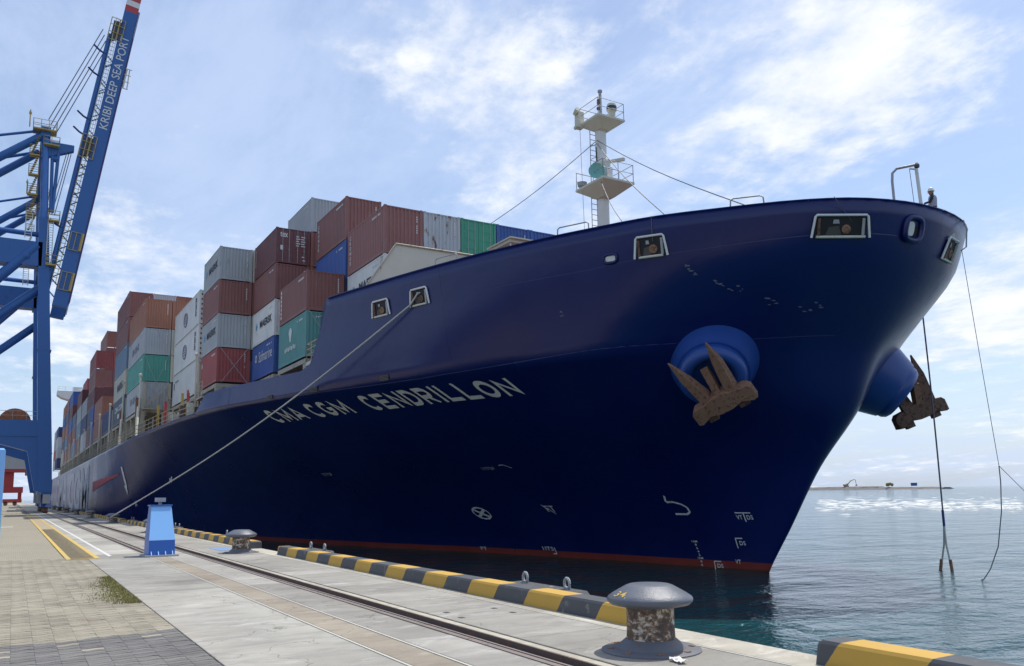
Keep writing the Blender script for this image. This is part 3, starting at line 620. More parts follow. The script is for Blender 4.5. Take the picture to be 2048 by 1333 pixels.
def hull_grid():
    q = MB(); rows = []; cols = [(a, 1) for a in acol[:0:-1]] + [(a, -1) for a in acol]
    for a, sgn in cols:
        w = min(1, a / 20); w = w * w * (3 - 2 * w); col = []
        xr = -17.25 - a
        zt = float(ztop(xr)) if a > 15 else 12.0
        zs = list(zlow) + [7.2 + (zt - 7.2) * (k + 1) / nup for k in range(nup)]
        for z in zs:
            x = float(stem(z)) * (1 - w) + (-17.25) * w - a
            h = float(hb(x, z)) if a > 0 else 0.0; col.append((x, YC + sgn * h, z))
        rows.append(col)
    nz = len(rows[0]); q.v = [p for col in rows for p in col]
    for i in range(len(rows) - 1):
        for j in range(nz - 1):
            f = (i * nz + j, i * nz + j + 1, (i + 1) * nz + j + 1, (i + 1) * nz + j)
            p = [q.v[k] for k in f]
            if abs(p[1][2] - p[0][2]) < 1e-4 and abs(p[2][2] - p[3][2]) < 1e-4: continue
            q.f.append(f)
    q.mi = [0] * len(q.f); return q
o = sp(hull_grid(), 'hull', M_hull, smooth=True, fix=False)
sm = o.modifiers.new('plate', 'SOLIDIFY'); sm.thickness = .06; sm.offset = -1
# bulwark cap rail
for sgn in (-1, 1):
    q = MB(); pts = []
    for a in np.concatenate([np.linspace(0, 1, 10) ** 2 * 3, np.linspace(3.5, 24.2, 30)]):
        x = -17.25 - a; pts.append((x, YC + sgn * float(hb(x, 12.0)), 12.02))
    q.path(pts, .03, 6); sp(q, 'cap_rail', M_hull)
# decks
q = MB(); xs = np.linspace(-17.6, -42.5, 40); vs = []
for x in xs: h = max(float(hb(x, 11.2)) - .05, .02); vs += [(x, YC - h, 11.15), (x, YC + h, 11.15)]
q.add(vs, [(2 * i, 2 * i + 1, 2 * i + 3, 2 * i + 2) for i in range(39)]); sp(q, 'forecastle_deck', mat('deck_paint', (.10, .05, .04), .8))
q = MB(); q.b2(-43.0, -42.6, YC - 15, YC + 15, 7.0, 11.15); sp(q, 'forecastle_bulkhead', M_cream2)
q = MB(); xs = np.linspace(-42.5, -335, 60); vs = []
for x in xs: h = float(hb(x, 7.1)) - .05; vs += [(x, YC - h, 7.05), (x, YC + h, 7.05)]
q.add(vs, [(2 * i, 2 * i + 1, 2 * i + 3, 2 * i + 2) for i in range(59)]); sp(q, 'main_deck', mat('main_deck_paint', (.09, .06, .05), .8))

# painted shapes that lie on the hull plating
def on_hull(q, off=.03, sgn=-1):
    q.v = [tuple(Vector((x, YC + sgn * float(hb(x, z)), z)) + hn(x, z, sgn) * off) for (x, _, z) in q.v]; return q
def refine(q, mx):
    import bmesh
    me = bpy.data.meshes.new('tmp'); me.from_pydata(q.v, [], q.f); bm = bmesh.new(); bm.from_mesh(me); bmesh.ops.triangulate(bm, faces=bm.faces)
    for _ in range(5):
        es = [e for e in bm.edges if e.calc_length() > mx]
        if not es: break
        bmesh.ops.subdivide_edges(bm, edges=es, cuts=1, use_grid_fill=False); bmesh.ops.triangulate(bm, faces=bm.faces)
    q.v = [tuple(v.co) for v in bm.verts]; bm.verts.index_update(); q.f = [tuple(v.index for v in f.verts) for f in bm.faces]; q.mi = [0] * len(q.f); bm.free(); bpy.data.meshes.remove(me); return q
def hull_text(s, x0, x1, z0, z1, m, name='lettering', bold=.02, mx=.25, off=.025):
    vv, f, asp = text_mesh(s, 1, bold, 1.12); q = MB(); q.add([(x0 + (x1 - x0) * p[0], 0, z0 + (z1 - z0) * p[1]) for p in vv], f)
    return sp(on_hull(refine(q, mx), off), name, m, fix=False)
def arc(cx, cz, rx, rz, a0, a1, n_=14): return [(cx + rx * math.cos(R(a0 + (a1 - a0) * i / n_)), cz + rz * math.sin(R(a0 + (a1 - a0) * i / n_))) for i in range(n_ + 1)]
GL = {'C': [arc(.5, .5, .40, .40, 48, 312)], 'O': [arc(.5, .5, .40, .40, 0, 360, 22)], 'G': [arc(.5, .5, .40, .40, 48, 350) + [(.90, .46), (.55, .46)]],
      'M': [[(.10, 0), (.10, .90), (.5, .22), (.90, .90), (.90, 0)]], 'A': [[(.03, 0), (.5, .92), (.97, 0)], [(.22, .30), (.78, .30)]], 'N': [[(.12, 0), (.12, .88), (.88, .12), (.88, 1.0)]],
      'E': [[(.92, .90), (.12, .90), (.12, .10), (.92, .10)], [(.12, .50), (.80, .50)]], 'D': [[(.12, .0), (.12, .90), (.45, .90)] + arc(.45, .5, .43, .40, 80, -80, 10) + [(.45, .10), (.12, .10)]],
      'R': [[(.12, 0), (.12, .90), (.55, .90)] + arc(.58, .67, .30, .23, 80, -80, 8) + [(.55, .44), (.12, .44)], [(.50, .44), (.92, 0)]], 'I': [[(.5, 0), (.5, 1)]], 'L': [[(.15, 1), (.15, .10), (.95, .10)]]}
def strip(pts, t, closed):
    P = [Vector((p[0], p[1])) for p in pts]
    if closed: P = P[:-1]
    k = len(P); L_ = []
    for i, p in enumerate(P):
        a = P[i - 1] if (i > 0 or closed) else None; c = P[(i + 1) % k] if (i < k - 1 or closed) else None
        d0 = (p - a).normalized() if a is not None else (c - p).normalized(); d1 = (c - p).normalized() if c is not None else d0
        n0 = Vector((-d0.y, d0.x)); n1 = Vector((-d1.y, d1.x)); m_ = (n0 + n1)
        m_ = m_.normalized() if m_.length > .2 else n0; sc_ = min(1.9, 1 / max(.3, m_.dot(n0))); L_.append((p + m_ * t / 2 * sc_, p - m_ * t / 2 * sc_))
    return L_
def hull_letters(txt, x0, x1, z0, z1, m_, name, t=.155):
    wd = {' ': .55, 'I': .42, 'M': 1.12}; tot = sum(wd.get(c, 1.0) for c in txt); ux = (x1 - x0) / tot; x = x0; H = z1 - z0
    for c in txt:
        w = wd.get(c, 1.0) * ux
        if c != ' ':
            q = MB(); lw = w * .84
            for si, g in enumerate(GL[c]):
                closed = c == 'O'; L_ = strip([(p[0] * lw, p[1] * H) for p in g], t, closed); k = len(L_); vs = []
                for a, b_ in L_: vs += [(x + a.x, si * .002, z0 + min(max(a.y, 0), H)), (x + b_.x, si * .002, z0 + min(max(b_.y, 0), H))]
                q.add(vs, [(2 * i, 2 * i + 1, (2 * i + 3) % (2 * k), (2 * i + 2) % (2 * k)) for i in range(k if closed else k - 1)])
            sp(on_hull(refine(q, .25), .03), name, m_, fix=False)
        x += w
hull_letters('CMA CGM', -49.75, -41.75, 6.06, 6.74, M_white_paint, 'name_letter')
hull_letters('CENDRILLON', -40.6, -31.1, 6.06, 6.75, M_white_paint, 'name_letter')
hull_text('CMA CGM', -232, -131, -.5, 6.5, M_white_dim, 'owner_name', .03, 4, .04)
def hull_stroke(pts, w, m, name, closed=False, off=.02):
    q = MB(); k = len(pts); 
    segs = [(pts[i], pts[(i + 1) % k]) for i in range(k if closed else k - 1)]
    for (x0, z0), (x1, z1) in segs:
        n_ = max(1, int(math.hypot(x1 - x0, z1 - z0) / .6)); dx, dz = x1 - x0, z1 - z0; l = math.hypot(dx, dz); px, pz = -dz / l * w / 2, dx / l * w / 2
        vs = []
        for i in range(n_ + 1):
            t = i / n_; vs += [(x0 + dx * t + px, 0, z0 + dz * t + pz), (x0 + dx * t - px, 0, z0 + dz * t - pz)]
        q.add(vs, [(2 * i, 2 * i + 1, 2 * i + 3, 2 * i + 2) for i in range(n_)])
    return sp(on_hull(q, off), name, m, fix=False)
# bulbous-bow symbol, thruster symbol, draught marks, tug marks
hull_stroke([(-29.72, 1.42), (-29.86, 1.12), (-29.5, 1.12), (-29.2, 1.02), (-29.02, .86), (-29.02, .66), (-29.2, .55), (-29.8, .55)], .085, M_white_paint, 'bulb_symbol')
hull_stroke([(-42.8 + .62 * math.cos(a), .5 + .33 * math.sin(a)) for a in [2 * math.pi * i / 20 for i in range(20)]], .09, M_white_paint, 'thruster_symbol', True)
for a in (.75, 2.39): hull_stroke([(-42.8 - .55 * math.cos(a), .5 - .3 * math.sin(a)), (-42.8 + .55 * math.cos(a), .5 + .3 * math.sin(a))], .14, M_white_paint, 'thruster_symbol', off=.022)
for k, s_ in enumerate(['16M', '8', '6', '4', '2', '15M', '8', '6']):
    z = -.80 - k * .16; w = .30 if 'M' in s_ else .10; hull_text(s_, -29.62 - w / 2, -29.62 + w / 2, z, z + .10, M_white_paint, 'draught_mark', .02, 1)
hull_text('VT', -26.95, -26.68, .32, .52, M_white_paint, 'tug_mark', .02, 1); hull_text('DS', -26.48, -26.2, .32, .52, M_white_paint, 'tug_mark', .02, 1)
hull_stroke([(-26.95, .62), (-26.25, .62)], .05, M_white_paint, 'tug_mark'); hull_stroke([(-26.58, .62), (-26.58, .22)], .05, M_white_paint, 'tug_mark', off=.022)
hull_text('DS', -27.25, -26.95, -.85, -.66, M_white_paint, 'tug_mark', .02, 1); hull_stroke([(-27.4, -1.0), (-27.4, -.54), (-27.05, -.54)], .05, M_white_paint, 'tug_mark')
hull_text('VT', -27.7, -27.42, -1.72, -1.52, M_white_paint, 'tug_mark', .02, 1)
hull_text('DS', -28.75, -28.42, -1.96, -1.76, M_white_paint, 'tug_mark', .02, 1); hull_stroke([(-28.88, -2.1), (-28.88, -1.66), (-28.5, -1.66)], .05, M_white_paint, 'tug_mark')
hull_text('1ITS', -40.0, -39.2, -1.6, -1.38, M_white_paint, 'frame_mark', .02, 1); hull_stroke([(-39.1, -1.4), (-39.1, -1.78), (-39.35, -1.78)], .06, M_white_paint, 'frame_mark')
hull_text('1ITSF', -53.0, -52.0, 2.95, 3.12, M_white_dim, 'frame_mark', .0, 1); hull_text('1ITSF', -39.0, -38.1, 2.9, 3.05, M_white_dim, 'frame_mark', .0, 1)
hull_stroke([(-37.6, 3.1), (-37.3, 3.12), (-36.95, 2.95)], .05, M_white_dim, 'frame_mark'); hull_text('FT', -37.6, -37.0, .62, .95, M_white_paint, 'frame_mark', .01, 1)
hull_stroke([(-37.72, 1.0), (-37.2, .5)], .05, M_white_paint, 'frame_mark'); hull_text('PT', -45.1, -44.6, -1.78, -1.58, M_white_paint, 'frame_mark', .02, 1)
sr = random.Random(21)
for (x, z, l) in ((-22.55, 10.1, .14), (-22.5, 9.85, .1), (-22.0, 9.45, .22), (-21.75, 9.2, .3), (-21.2, 8.75, .25), (-20.6, 8.5, .5), (-20.2, 8.6, .12), (-27.3, 8.9, .12)):
    q = MB(); 
    for k in range(5):
        cx, cz, rr_ = x + sr.uniform(-.6, .6) * l, z + sr.uniform(-.12, .12), sr.uniform(.012, .045); ph = sr.random() * 6
        q.add([(cx + math.cos(ph + i * 1.047) * rr_ * sr.uniform(.5, 2.2), 0, cz + math.sin(ph + i * 1.047) * rr_ * sr.uniform(.4, 1)) for i in range(6)], [(0, 1, 2, 3, 4, 5)])
    sp(on_hull(q, .02), 'paint_scuff', M_scuff, fix=False)['kind'] = 'stuff'
# white arrow and red flash further aft
q = MB(); q.add([(-96.9, 0, 5.0), (-95.9, 0, 5.0), (-97.2, 0, 2.6), (-96.3, 0, 3.2), (-97.8, 0, 3.0), (-97.2, 0, 2.0)], [(0, 1, 3, 2), (4, 3, 5)]); sp(on_hull(refine(q, 1), .05), 'tug_push_mark', M_white_paint, fix=False)
hull_stroke([(-95.5, 1.3), (-94.8, .9)], .12, M_white_paint, 'tug_push_mark'); hull_stroke([(-95.5, .8), (-94.8, 1.4)], .12, M_white_paint, 'tug_push_mark', off=.023)
q = MB(); q.add([(-124, 0, 3.9), (-124, 0, 2.6), (-99, 0, 4.2), (-99, 0, 4.35)], [(0, 1, 2, 3)]); sp(on_hull(refine(q, 3), .05), 'red_flash', M_red_mark, fix=False)
# weld seams (proud beads) wrapping the bow
def seam(f_z, x0, x1, n_, w=.02, h=.007):
    q = MB(); vs = []
    for i in range(n_ + 1):
        x = x0 + (x1 - x0) * (i / n_) ** 1.6; z = f_z(x); x = min(x, float(stem(z)) - .01); y = YC - float(hb(x, z)); nn = hn(x, z); p = Vector((x, y, z))
        vs += [p + Vector((0, 0, w)), p + nn * h, p - Vector((0, 0, w))]
    q.add(vs, [(3 * i + j, 3 * i + j + 1, 3 * i + 4 + j, 3 * i + 3 + j) for i in range(n_) for j in (0, 1)]); sp(q, 'weld_seam', M_hull, smooth=True, fix=False)
seam(lambda x: float(np.interp(x, [-57, -35, -20], [7.17, 7.05, 7.6])), -20.6, -57, 90)
seam(lambda x: float(np.interp(x, [-42, -26, -18], [10.4, 10.42, 10.85])), -17.8, -41.6, 80)
for xv in (-33.0, -42.2, -52, -62): 
    q = MB(); vs = []; zz = np.linspace(-2, 11.9 if xv > -41 else 8.3 if xv > -56 else 7.1, 30)
    for z in zz:
        nn = hn(xv, z); p = Vector((xv, hy(xv, z), z)); vs += [p + Vector((.02, 0, 0)), p + nn * .006, p - Vector((.02, 0, 0))]
    q.add(vs, [(3 * i + j, 3 * i + j + 1, 3 * i + 4 + j, 3 * i + 3 + j) for i in range(29) for j in (0, 1)]); sp(q, 'weld_seam', M_hull, smooth=True)

# frame at a spot of the hull: u along the plating (aft to forward), v up the plating, n outward
def hframe(x, z, sgn=-1):
    n_ = hn(x, z, sgn); p = Vector((x, YC + sgn * float(hb(x, z)), z)); u = Vector((0, 0, 1)).cross(n_).normalized(); v = n_.cross(u) * 1.0
    if v.z < 0: v = -v
    return p, u, v, n_
def roller_fairlead(x, z, w, h, label, sgn=-1, taper=.12, rust=True):
    p, u, v, n_ = hframe(x, z, sgn)
    P = lambda a, c, d=0: p + u * a + v * c + n_ * d
    q = MB(); q.add([P(-w / 2, -h / 2, .015), P(w / 2, -h / 2, .015), P(w / 2, h / 2, .015), P(-w / 2, h / 2, .015)], [(0, 1, 2, 3)]); o = sp(q, 'fairlead', M_navydark); o['label'] = label  # flat dark panel paints the opening's shade; plating is not cut
    fw = .045
    q = MB(); q.path([P(-w / 2 - taper, -h / 2 - .03, .05), P(-w / 2 - .02, h / 2, .06), P(-w / 2 + .04, h / 2 + .06, .06), P(w / 2 - .04, h / 2 + .06, .06), P(w / 2 + .02, h / 2, .06), P(w / 2 + taper, -h / 2 - .03, .05)], fw, 8); q.build('guard_pipe', M_white, o)
    q = MB(); q.path([P(-w / 2 + .05, -h / 2, .05), P(w / 2 - .05, -h / 2, .05)], .05, 8); q.build('lower_roller', M_cream, o)
    for a in (-.43, .43):
        q = MB(); q.tube(P(a * w, -h * .45, .04), P(a * w, h * .42, .04), .055, n=8); q.build('side_roller', M_galv if a > 0 else M_rustdark, o)
    q = MB(); q.add([P(-.30 * w, -.42 * h, .03), P(.02 * w, -.42 * h, .03), P(-.04 * w, .05 * h, .03), P(-.24 * w, -.02 * h, .03)], [(0, 1, 2, 3)]); q.build('winch_drum', M_darkgap, o)
    q = MB(); q.lathe([(.16, 0), (.17, .03), (.09, .05), (.07, .03)], P(.10 * w, -.12 * h, .02), n_, 14); q.build('rope_eye', M_rust if rust else M_rustdark, o)
    q = MB(); q.add([P(-.16 * w, .16 * h, .032), P(-.03 * w, .16 * h, .032), P(-.05 * w, .36 * h, .032), P(-.15 * w, .36 * h, .032)], [(0, 1, 2, 3)]); q.build('painted_lit_patch', M_galv, o)  # pale panel painted as the lit deck seen through the fairlead
    return p, u, v, n_
roller_fairlead(-37.1, 10.68, 1.15, .70, 'aftermost framed fairlead on the forecastle')
rf = roller_fairlead(-34.35, 10.76, 1.05, .70, 'framed fairlead that the pale mooring rope leaves from', rust=False)
roller_fairlead(-23.45, 10.92, 1.05, .72, 'framed fairlead beside the small oval chock')
roller_fairlead(-18.55, 11.05, 1.9, .72, 'widest framed fairlead near the stem')
roller_fairlead(-17.95, 10.8, 1.0, .8, 'framed fairlead on the far side of the stem', sgn=1)
def oval_chock(x, z, w, h, ring, label, inner):
    p, u, v, n_ = hframe(x, z); pts = []
    for i in range(24):
        t = 2 * math.pi * i / 24; ct, st = math.cos(t), math.sin(t); e = .65
        pts.append((math.copysign(abs(ct) ** e, ct) * w / 2, math.copysign(abs(st) ** e, st) * h / 2))
    q = MB(); q.path([p + u * a + v * c + n_ * .03 for a, c in pts] + [p + u * pts[0][0] + v * pts[0][1] + n_ * .03], ring, 8, False); o = sp(q, 'oval_chock', M_hull, ang=60); o['label'] = label
    q = MB(); q.add([p + u * a * .95 + v * c * .95 + n_ * .01 for a, c in pts], [tuple(range(24))]); q.build('painted_opening', inner, o)  # flat panel; brightness inside the opening is painted by its material
    q = MB(); q.add([p + u * (a * .42 - .12 * w) + v * (c * .62) + n_ * .02 for a, c in pts], [tuple(range(24))]); q.build('painted_daylight', M_white, o)  # white patch paints daylight seen through; chock has no hole
oval_chock(-24.9, 10.72, .55, .34, .06, 'small oval chock low in the bulwark', M_white)
oval_chock(-17.62, 11.15, .85, .85, .12, 'large oval chock close to the stem', M_navydark)
for (x, z) in ((-37.2, 7.28), (-42.6, 7.24), (-47.1, 7.24)):
    p, u, v, n_ = hframe(x, z); o = None
    for k in range(4):
        q = MB(); c = p + v * (k * .07 - .1) + n_ * .03; q.beam(c - u * .32, c + u * .32, .05, .03, n_); o = sp(q, 'drain_louvre', M_darkgap)
q = MB(); q.path([Vector((-18.6 + .3, hy(-18.6, 11.9), 12)) + Vector((0, -.02, 0)), Vector((-18.3, hy(-18.3, 11.2) - .03, 11.2))], .012, 5); sp(q, 'hanging_line', M_cable)
q = MB(); q.path([Vector((-23.2, hy(-23.2, 11.95) - .03, 12.05)), Vector((-23.3, hy(-23.3, 11.2) - .04, 11.1))], .014, 5); sp(q, 'hanging_line', M_cable)

# anchor bolsters
AX = Vector((.55, -.58, -.60)).normalized()
def bolster(sgn):
    ax = Vector((AX.x, AX.y * (-sgn), AX.z)); fc = Vector((-23.05, YC + sgn * 6.0, 5.85 if sgn < 0 else 5.8))
    q = MB(); q.lathe([(2.25, -3.4), (2.0, -2.4), (1.78, -1.5), (1.48, -.62), (1.43, -.50), (1.425, -.46)], fc, ax, 48); o = sp(q, 'anchor_bolster', M_bolster, ang=40)
    q = MB(); q.lathe([(1.34, -.50), (1.35, -.40), (1.33, -.25), (1.22, -.08), (1.06, 0), (.95, -.02), (.80, -.16), (.70, -.5), (.70, -.6), (0, -.6)], fc, ax, 48); l = q.build('bolster_lip', M_bolster, o); autosmooth(l, 40)
    q = MB(); q.lathe([(.62, -.58), (0, -.585)], fc, ax, 24); q.build('hawse_pipe', M_navydark, o)
    return fc, ax
def anchor(sgn, label):
    fc, ax = bolster(sgn); t = thing('anchor', label, 'anchor', fc + ax * .1, 'ship anchors'); org = fc + ax * .1
    up = Vector((0, 0, 1)); up = (up - ax * up.dot(ax)).normalized(); side = ax.cross(up)
    if side.dot(Vector((.515, .857, 0))) < 0: side = -side
    rot = .50 if sgn < 0 else .42
    U = (side * math.cos(rot) + up * math.sin(rot)).normalized(); V = (up * math.cos(rot) - side * math.sin(rot)).normalized()
    if sgn > 0:      # this one hangs with its crown swung outwards
        U = Vector((.45, .80, .36)).normalized(); V = Vector((-.15, -.30, .95)); V = (V - U * V.dot(U)).normalized(); ax = V.cross(U); side = U * -.45 / .08
    P = lambda a, c, d: (U * a * 1.08 + V * (c - .12) * 1.12 - side * .08 + ax * d)
    q = MB(); q.beam(P(0, .55, -.4), P(0, -.62, .22), .30, .34, ax); autosmooth(q.build('shank', M_rust, t))
    q = MB()      # crown: long thick bar with swollen ends
    sec = [(-1.18, .22, .26, -.78), (-1.02, .30, .34, -.72), (-.62, .24, .34, -.62), (-.22, .34, .42, -.60), (.22, .34, .42, -.60), (.62, .24, .34, -.62), (1.02, .30, .34, -.72), (1.18, .22, .26, -.78)]
    vs = []
    for a, hh, dd, cz in sec: vs += [P(a, cz - hh, .30 - dd), P(a, cz + hh, .30 - dd), P(a, cz + hh, .30 + dd * .6), P(a, cz - hh, .30 + dd * .6)]
    q.add(vs, [(4 * i + j, 4 * i + (j + 1) % 4, 4 * i + 4 + (j + 1) % 4, 4 * i + 4 + j) for i in range(7) for j in range(4)] + [(0, 1, 2, 3), (28, 29, 30, 31)]); autosmooth(q.build('crown', M_rust if sgn < 0 else M_rustdark, t), 40)
    for s in (-1, 1):
        q = MB(); secs = [(.46, .27, -.50, .16, .26), (.55, .25, .10, .20, .20), (.66, .21, .75, .26, .14), (.76, .03, 1.62, .34, .03)]; vs = []
        for a, hw, c, d, th in secs: vs += [P(s * a - hw, c, d - th), P(s * a + hw, c, d - th), P(s * a + hw * .6, c, d + th), P(s * a - hw * .6, c, d + th)]
        q.add(vs, [(4 * i + j, 4 * i + (j + 1) % 4, 4 * i + 4 + (j + 1) % 4, 4 * i + 4 + j) for i in range(3) for j in range(4)] + [(0, 1, 2, 3), (12, 13, 14, 15)]); autosmooth(q.build('fluke', M_rust if sgn < 0 else M_rustdark, t), 30)
    for s in (-1, 1):
        q = MB(); q.box(P(s * .62, -1.0, .26), (.4, .3, .24), Matrix((U, V, ax)).transposed()); q.build('tripping_palm', M_rustdark, t)
    return t
anchor(-1, 'rusty stockless anchor hanging on the near blue bolster of the bow')
anchor(1, 'rusty anchor seen in profile on the far side of the bow')

# ------------------------------------------------------------------ ship: foredeck fittings
def railing(q, pts, h=1.0, r=.022, mid=(.35, .68), every=1.3):
    pts = [Vector(p) for p in pts]
    for a, c in zip(pts[:-1], pts[1:]):
        n_ = max(1, round((c - a).length / every))
        for i in range(n_ + 1): p = a.lerp(c, i / n_); q.tube(p, p + Vector((0, 0, h)), r, n=5)
        for f in (*mid, 1.0): q.tube(a + Vector((0, 0, h * f)), c + Vector((0, 0, h * f)), r, n=5)
def ladder(q, p, z0, z1, w=.4, axis=(0, 1, 0), r=.025):
    p = Vector(p); a = Vector(axis)
    for s in (-1, 1): q.tube(p + a * s * w / 2 + Vector((0, 0, z0)), p + a * s * w / 2 + Vector((0, 0, z1)), r, n=5)
    k = int((z1 - z0) / .33)
    for i in range(k): z = z0 + .2 + i * .33; q.tube(p - a * w / 2 + Vector((0, 0, z)), p + a * w / 2 + Vector((0, 0, z)), r * .8, n=4)
MX, MY = -37.3, 29.0
q = MB(); q.lathe([(.40, 11.1), (.36, 15), (.34, 19.0), (.34, 19.3)], (MX, MY, 0), n=20); mast = sp(q, 'foremast', M_white, ang=50); mast['label'] = 'cream white foremast with two platforms'
q = MB(); q.lathe([(.40, 19.5), (.36, 19.9), (.33, 20.2), (.32, 23.1), (.32, 23.3)], (MX - .05, MY, 0), n=20); autosmooth(q.build('upper_mast', M_white, mast), 50)
q = MB(); q.tube((MX, MY, 23.5), (MX, MY, 25.5), .10, .09, 10); q.tube((MX, MY, 25.5), (MX, MY, 25.62), .14, n=10); q.build('top_pole', M_galv, mast)
q = MB(); q.b2(MX - .05, MX + .08, MY - .22, MY - .1, 24.7, 25.0); q.b2(MX - .05, MX + .08, MY - .25, MY - .1, 24.35, 24.5); q.build('signal_lamp', M_rustdark, mast)
# lower platform: tapered bracket under a square deck
def bracket(z, hx, hy_, d, r, cx, cy):
    q = MB(); top = [(cx - hx, cy - hy_, z), (cx + hx, cy - hy_, z), (cx + hx, cy + hy_, z), (cx - hx, cy + hy_, z)]; mid = [(p[0], p[1], z - .12) for p in top]; bot = [(cx + a * r, cy + c * r, z - d) for a, c in ((-1, -1), (1, -1), (1, 1), (-1, 1))]
    q.add(top + mid + bot, [(0, 1, 2, 3), (11, 10, 9, 8)] + [(i + o, (i + 1) % 4 + o, (i + 1) % 4 + 4 + o, i + 4 + o) for o in (0, 4) for i in range(4)]); return q
bracket(19.5, 1.35, 1.15, .75, .38, MX + .25, MY - .05).build('lower_platform', M_cream, mast)
q = MB(); railing(q, [(MX - 1.05, MY - 1.15, 19.5), (MX - 1.05, MY + 1.05, 19.5), (MX + 1.55, MY + 1.05, 19.5), (MX + 1.55, MY - 1.15, 19.5), (MX + .6, MY - 1.15, 19.5)], 1.05, .022, (.5,)); q.build('platform_rail', M_galv, mast)
bracket(23.55, .95, 1.0, .55, .34, MX + .1, MY + .0).build('upper_platform', M_cream, mast)
q = MB(); railing(q, [(MX + 1.0, MY - .95, 23.55), (MX - .8, MY - .95, 23.55), (MX - .8, MY + .95, 23.55), (MX + 1.0, MY + .95, 23.55), (MX + 1.0, MY - .95, 23.55)], 1.0, .02, (.5,)); q.build('platform_rail', M_galv, mast)
q = MB(); q.lathe([(.22, 23.55), (.22, 24.0), (.30, 24.05), (.30, 24.35), (.24, 24.48), (0, 24.5)], (MX + .75, MY + .25, 0), n=16); autosmooth(q.build('lantern', M_cream, mast), 40)
q = MB(); q.lathe([(.305, 24.12), (.31, 24.3)], (MX + .75, MY + .25, 0), n=16); q.build('lantern_glass', M_glass, mast)
q = MB(); q.b2(MX - 1.0, MX - .6, MY - 1.2, MY - .8, 23.3, 24.3); q.tube((MX - .9, MY - 1.25, 24.2), (MX - .5, MY - 1.35, 24.35), .13, n=10); q.tube((MX - .9, MY - 1.25, 23.3), (MX - .5, MY - 1.35, 23.35), .11, n=10); q.build('floodlight', M_cream, mast)
q = MB(); q.b2(MX + .72, MX + 1.1, MY - .5, MY - .1, 19.5, 20.35); q.tube((MX + .9, MY - .3, 20.35), (MX + .9, MY - .3, 20.62), .17, n=10); q.build('radar_pedestal', M_white, mast)
q = MB(); q.box((MX + .95, MY - .25, 20.72), (2.25, .16, .17), Matrix.Rotation(.25, 3, 'Z') @ Matrix.Rotation(.16, 3, 'Y')); q.build('radar_scanner', M_cream, mast)
q = MB(); q.lathe([(.12, -.5), (.16, -.25), (.30, 0), (.44, .12), (.47, .16), (.40, .14), (.1, .02), (0, .02)], (MX + .75, MY - 1.0, 20.05), Vector((.75, -.55, 0)), 24); autosmooth(q.build('horn', M_horn, mast), 50)
q = MB(); q.lathe([(.10, 0), (.26, .12), (.30, .34), (.0, .36)], (MX - .75, MY - .95, 19.55), n=14); q.build('mast_lamp', M_galv, mast)
q = MB(); ladder(q, (MX - .62, MY - .18, 0), 11.2, 19.3, .42, (0, 1, 0)); ladder(q, (MX - .6, MY - .18, 0), 19.5, 23.4, .42, (0, 1, 0)); 
for z in (20.6, 21.4, 22.2): q.tube((MX - .6, MY - .4, z), (MX, MY - .3, z), .02, n=4)
q.build('mast_ladder', M_galv, mast)
q = MB(); q.path([(MX + .15, MY - .36, 19.2), (MX + .5, MY - .7, 19.28), (MX + 1.2, MY - .9, 19.3)], .035, 5); q.path([(MX - .02, MY - .36, 20), (MX - .03, MY - .37, 21.2), (MX - .1, MY - .36, 22)], .03, 5); q.build('mast_cable', M_navydark, mast)
for k, (a, c) in enumerate((((MX, MY - .35, 22.4), (-20.6, 22.7, 12.05)), ((MX, MY - .35, 22.2), (-22.9, 20.9, 12.0)), ((MX + 1.0, MY - .9, 19.4), (-24.4, 20.0, 12.0)), ((MX, MY, 22.7), (-46.5, 26.0, 19.2)), ((MX - .9, MY - .9, 23.5), (MX - .7, MY - .8, 12)))):
    q = MB(); q.path([Vector(a).lerp(Vector(c), i / 8) - Vector((0, 0, .25 * math.sin(math.pi * i / 8) if k < 4 else 0)) for i in range(9)], .022 if k < 4 else .012, 5); q.build('stay_wire', M_cable, mast)
# breakwater: cream wall across the foredeck
q = MB(); X0 = -40.6
q.prism([(15.3 - 29, 11.15), (15.35 - 29, 12.4), (17.15 - 29, 15.2), (17.4 - 29, 15.28), (20, 15.2), (20, 11.15)], (X0, YC, 0), (0, 1, 0), (0, 0, 1), (-.12, 0, 0)); bw = sp(q, 'breakwater_wall', M_cream)
q = MB(); q.path([(X0 + .06, 15.3, 12.4), (X0 + .06, 17.2, 15.24), (X0 + .06, 30, 15.26)], .05, 6); q.build('edge_pipe', M_cream2, bw)
for y in np.arange(18.5, 44, 2.4):
    q = MB(); q.prism([(0, 0), (-1.6, 0), (0, 3.6)], (X0 - .13, y, 11.2), (1, 0, 0), (0, 0, 1), (0, .05, 0)); q.build('stiffener', M_cream2, bw)
# small open shelter with a cream roof
sh = MB(); sh.b2(-40.45, -38.1, 23.0, 25.8, 15.55, 15.72); o = sp(sh, 'deck_shelter', M_cream)
q = MB(); q.b2(-40.58, -37.9, 22.9, 25.9, 15.721, 15.80); q.build('shelter_roof', M_cream, o)
for x in (-40.3, -38.3):
    for y in (23.15, 25.65): q = MB(); q.tube((x, y, 11.15), (x, y, 15.55), .05, n=6); q.build('shelter_post', M_white, o)
# pipe handrails on the bulwark top
for x0, x1 in ((-33.3, -31.95), (-26.9, -25.6), (-21.0, -20.1)):
    q = MB(); f = lambda x, dz: Vector((x, hy(x, 12.0) + .12, 12.0 + dz)); q.path([f(x0, 0), f(x0 + .02, .3), f(x0 + .1, .36), f(x1 - .1, .36), f(x1 - .02, .3), f(x1, 0)], .028, 6); sp(q, 'step_rail', M_galv)
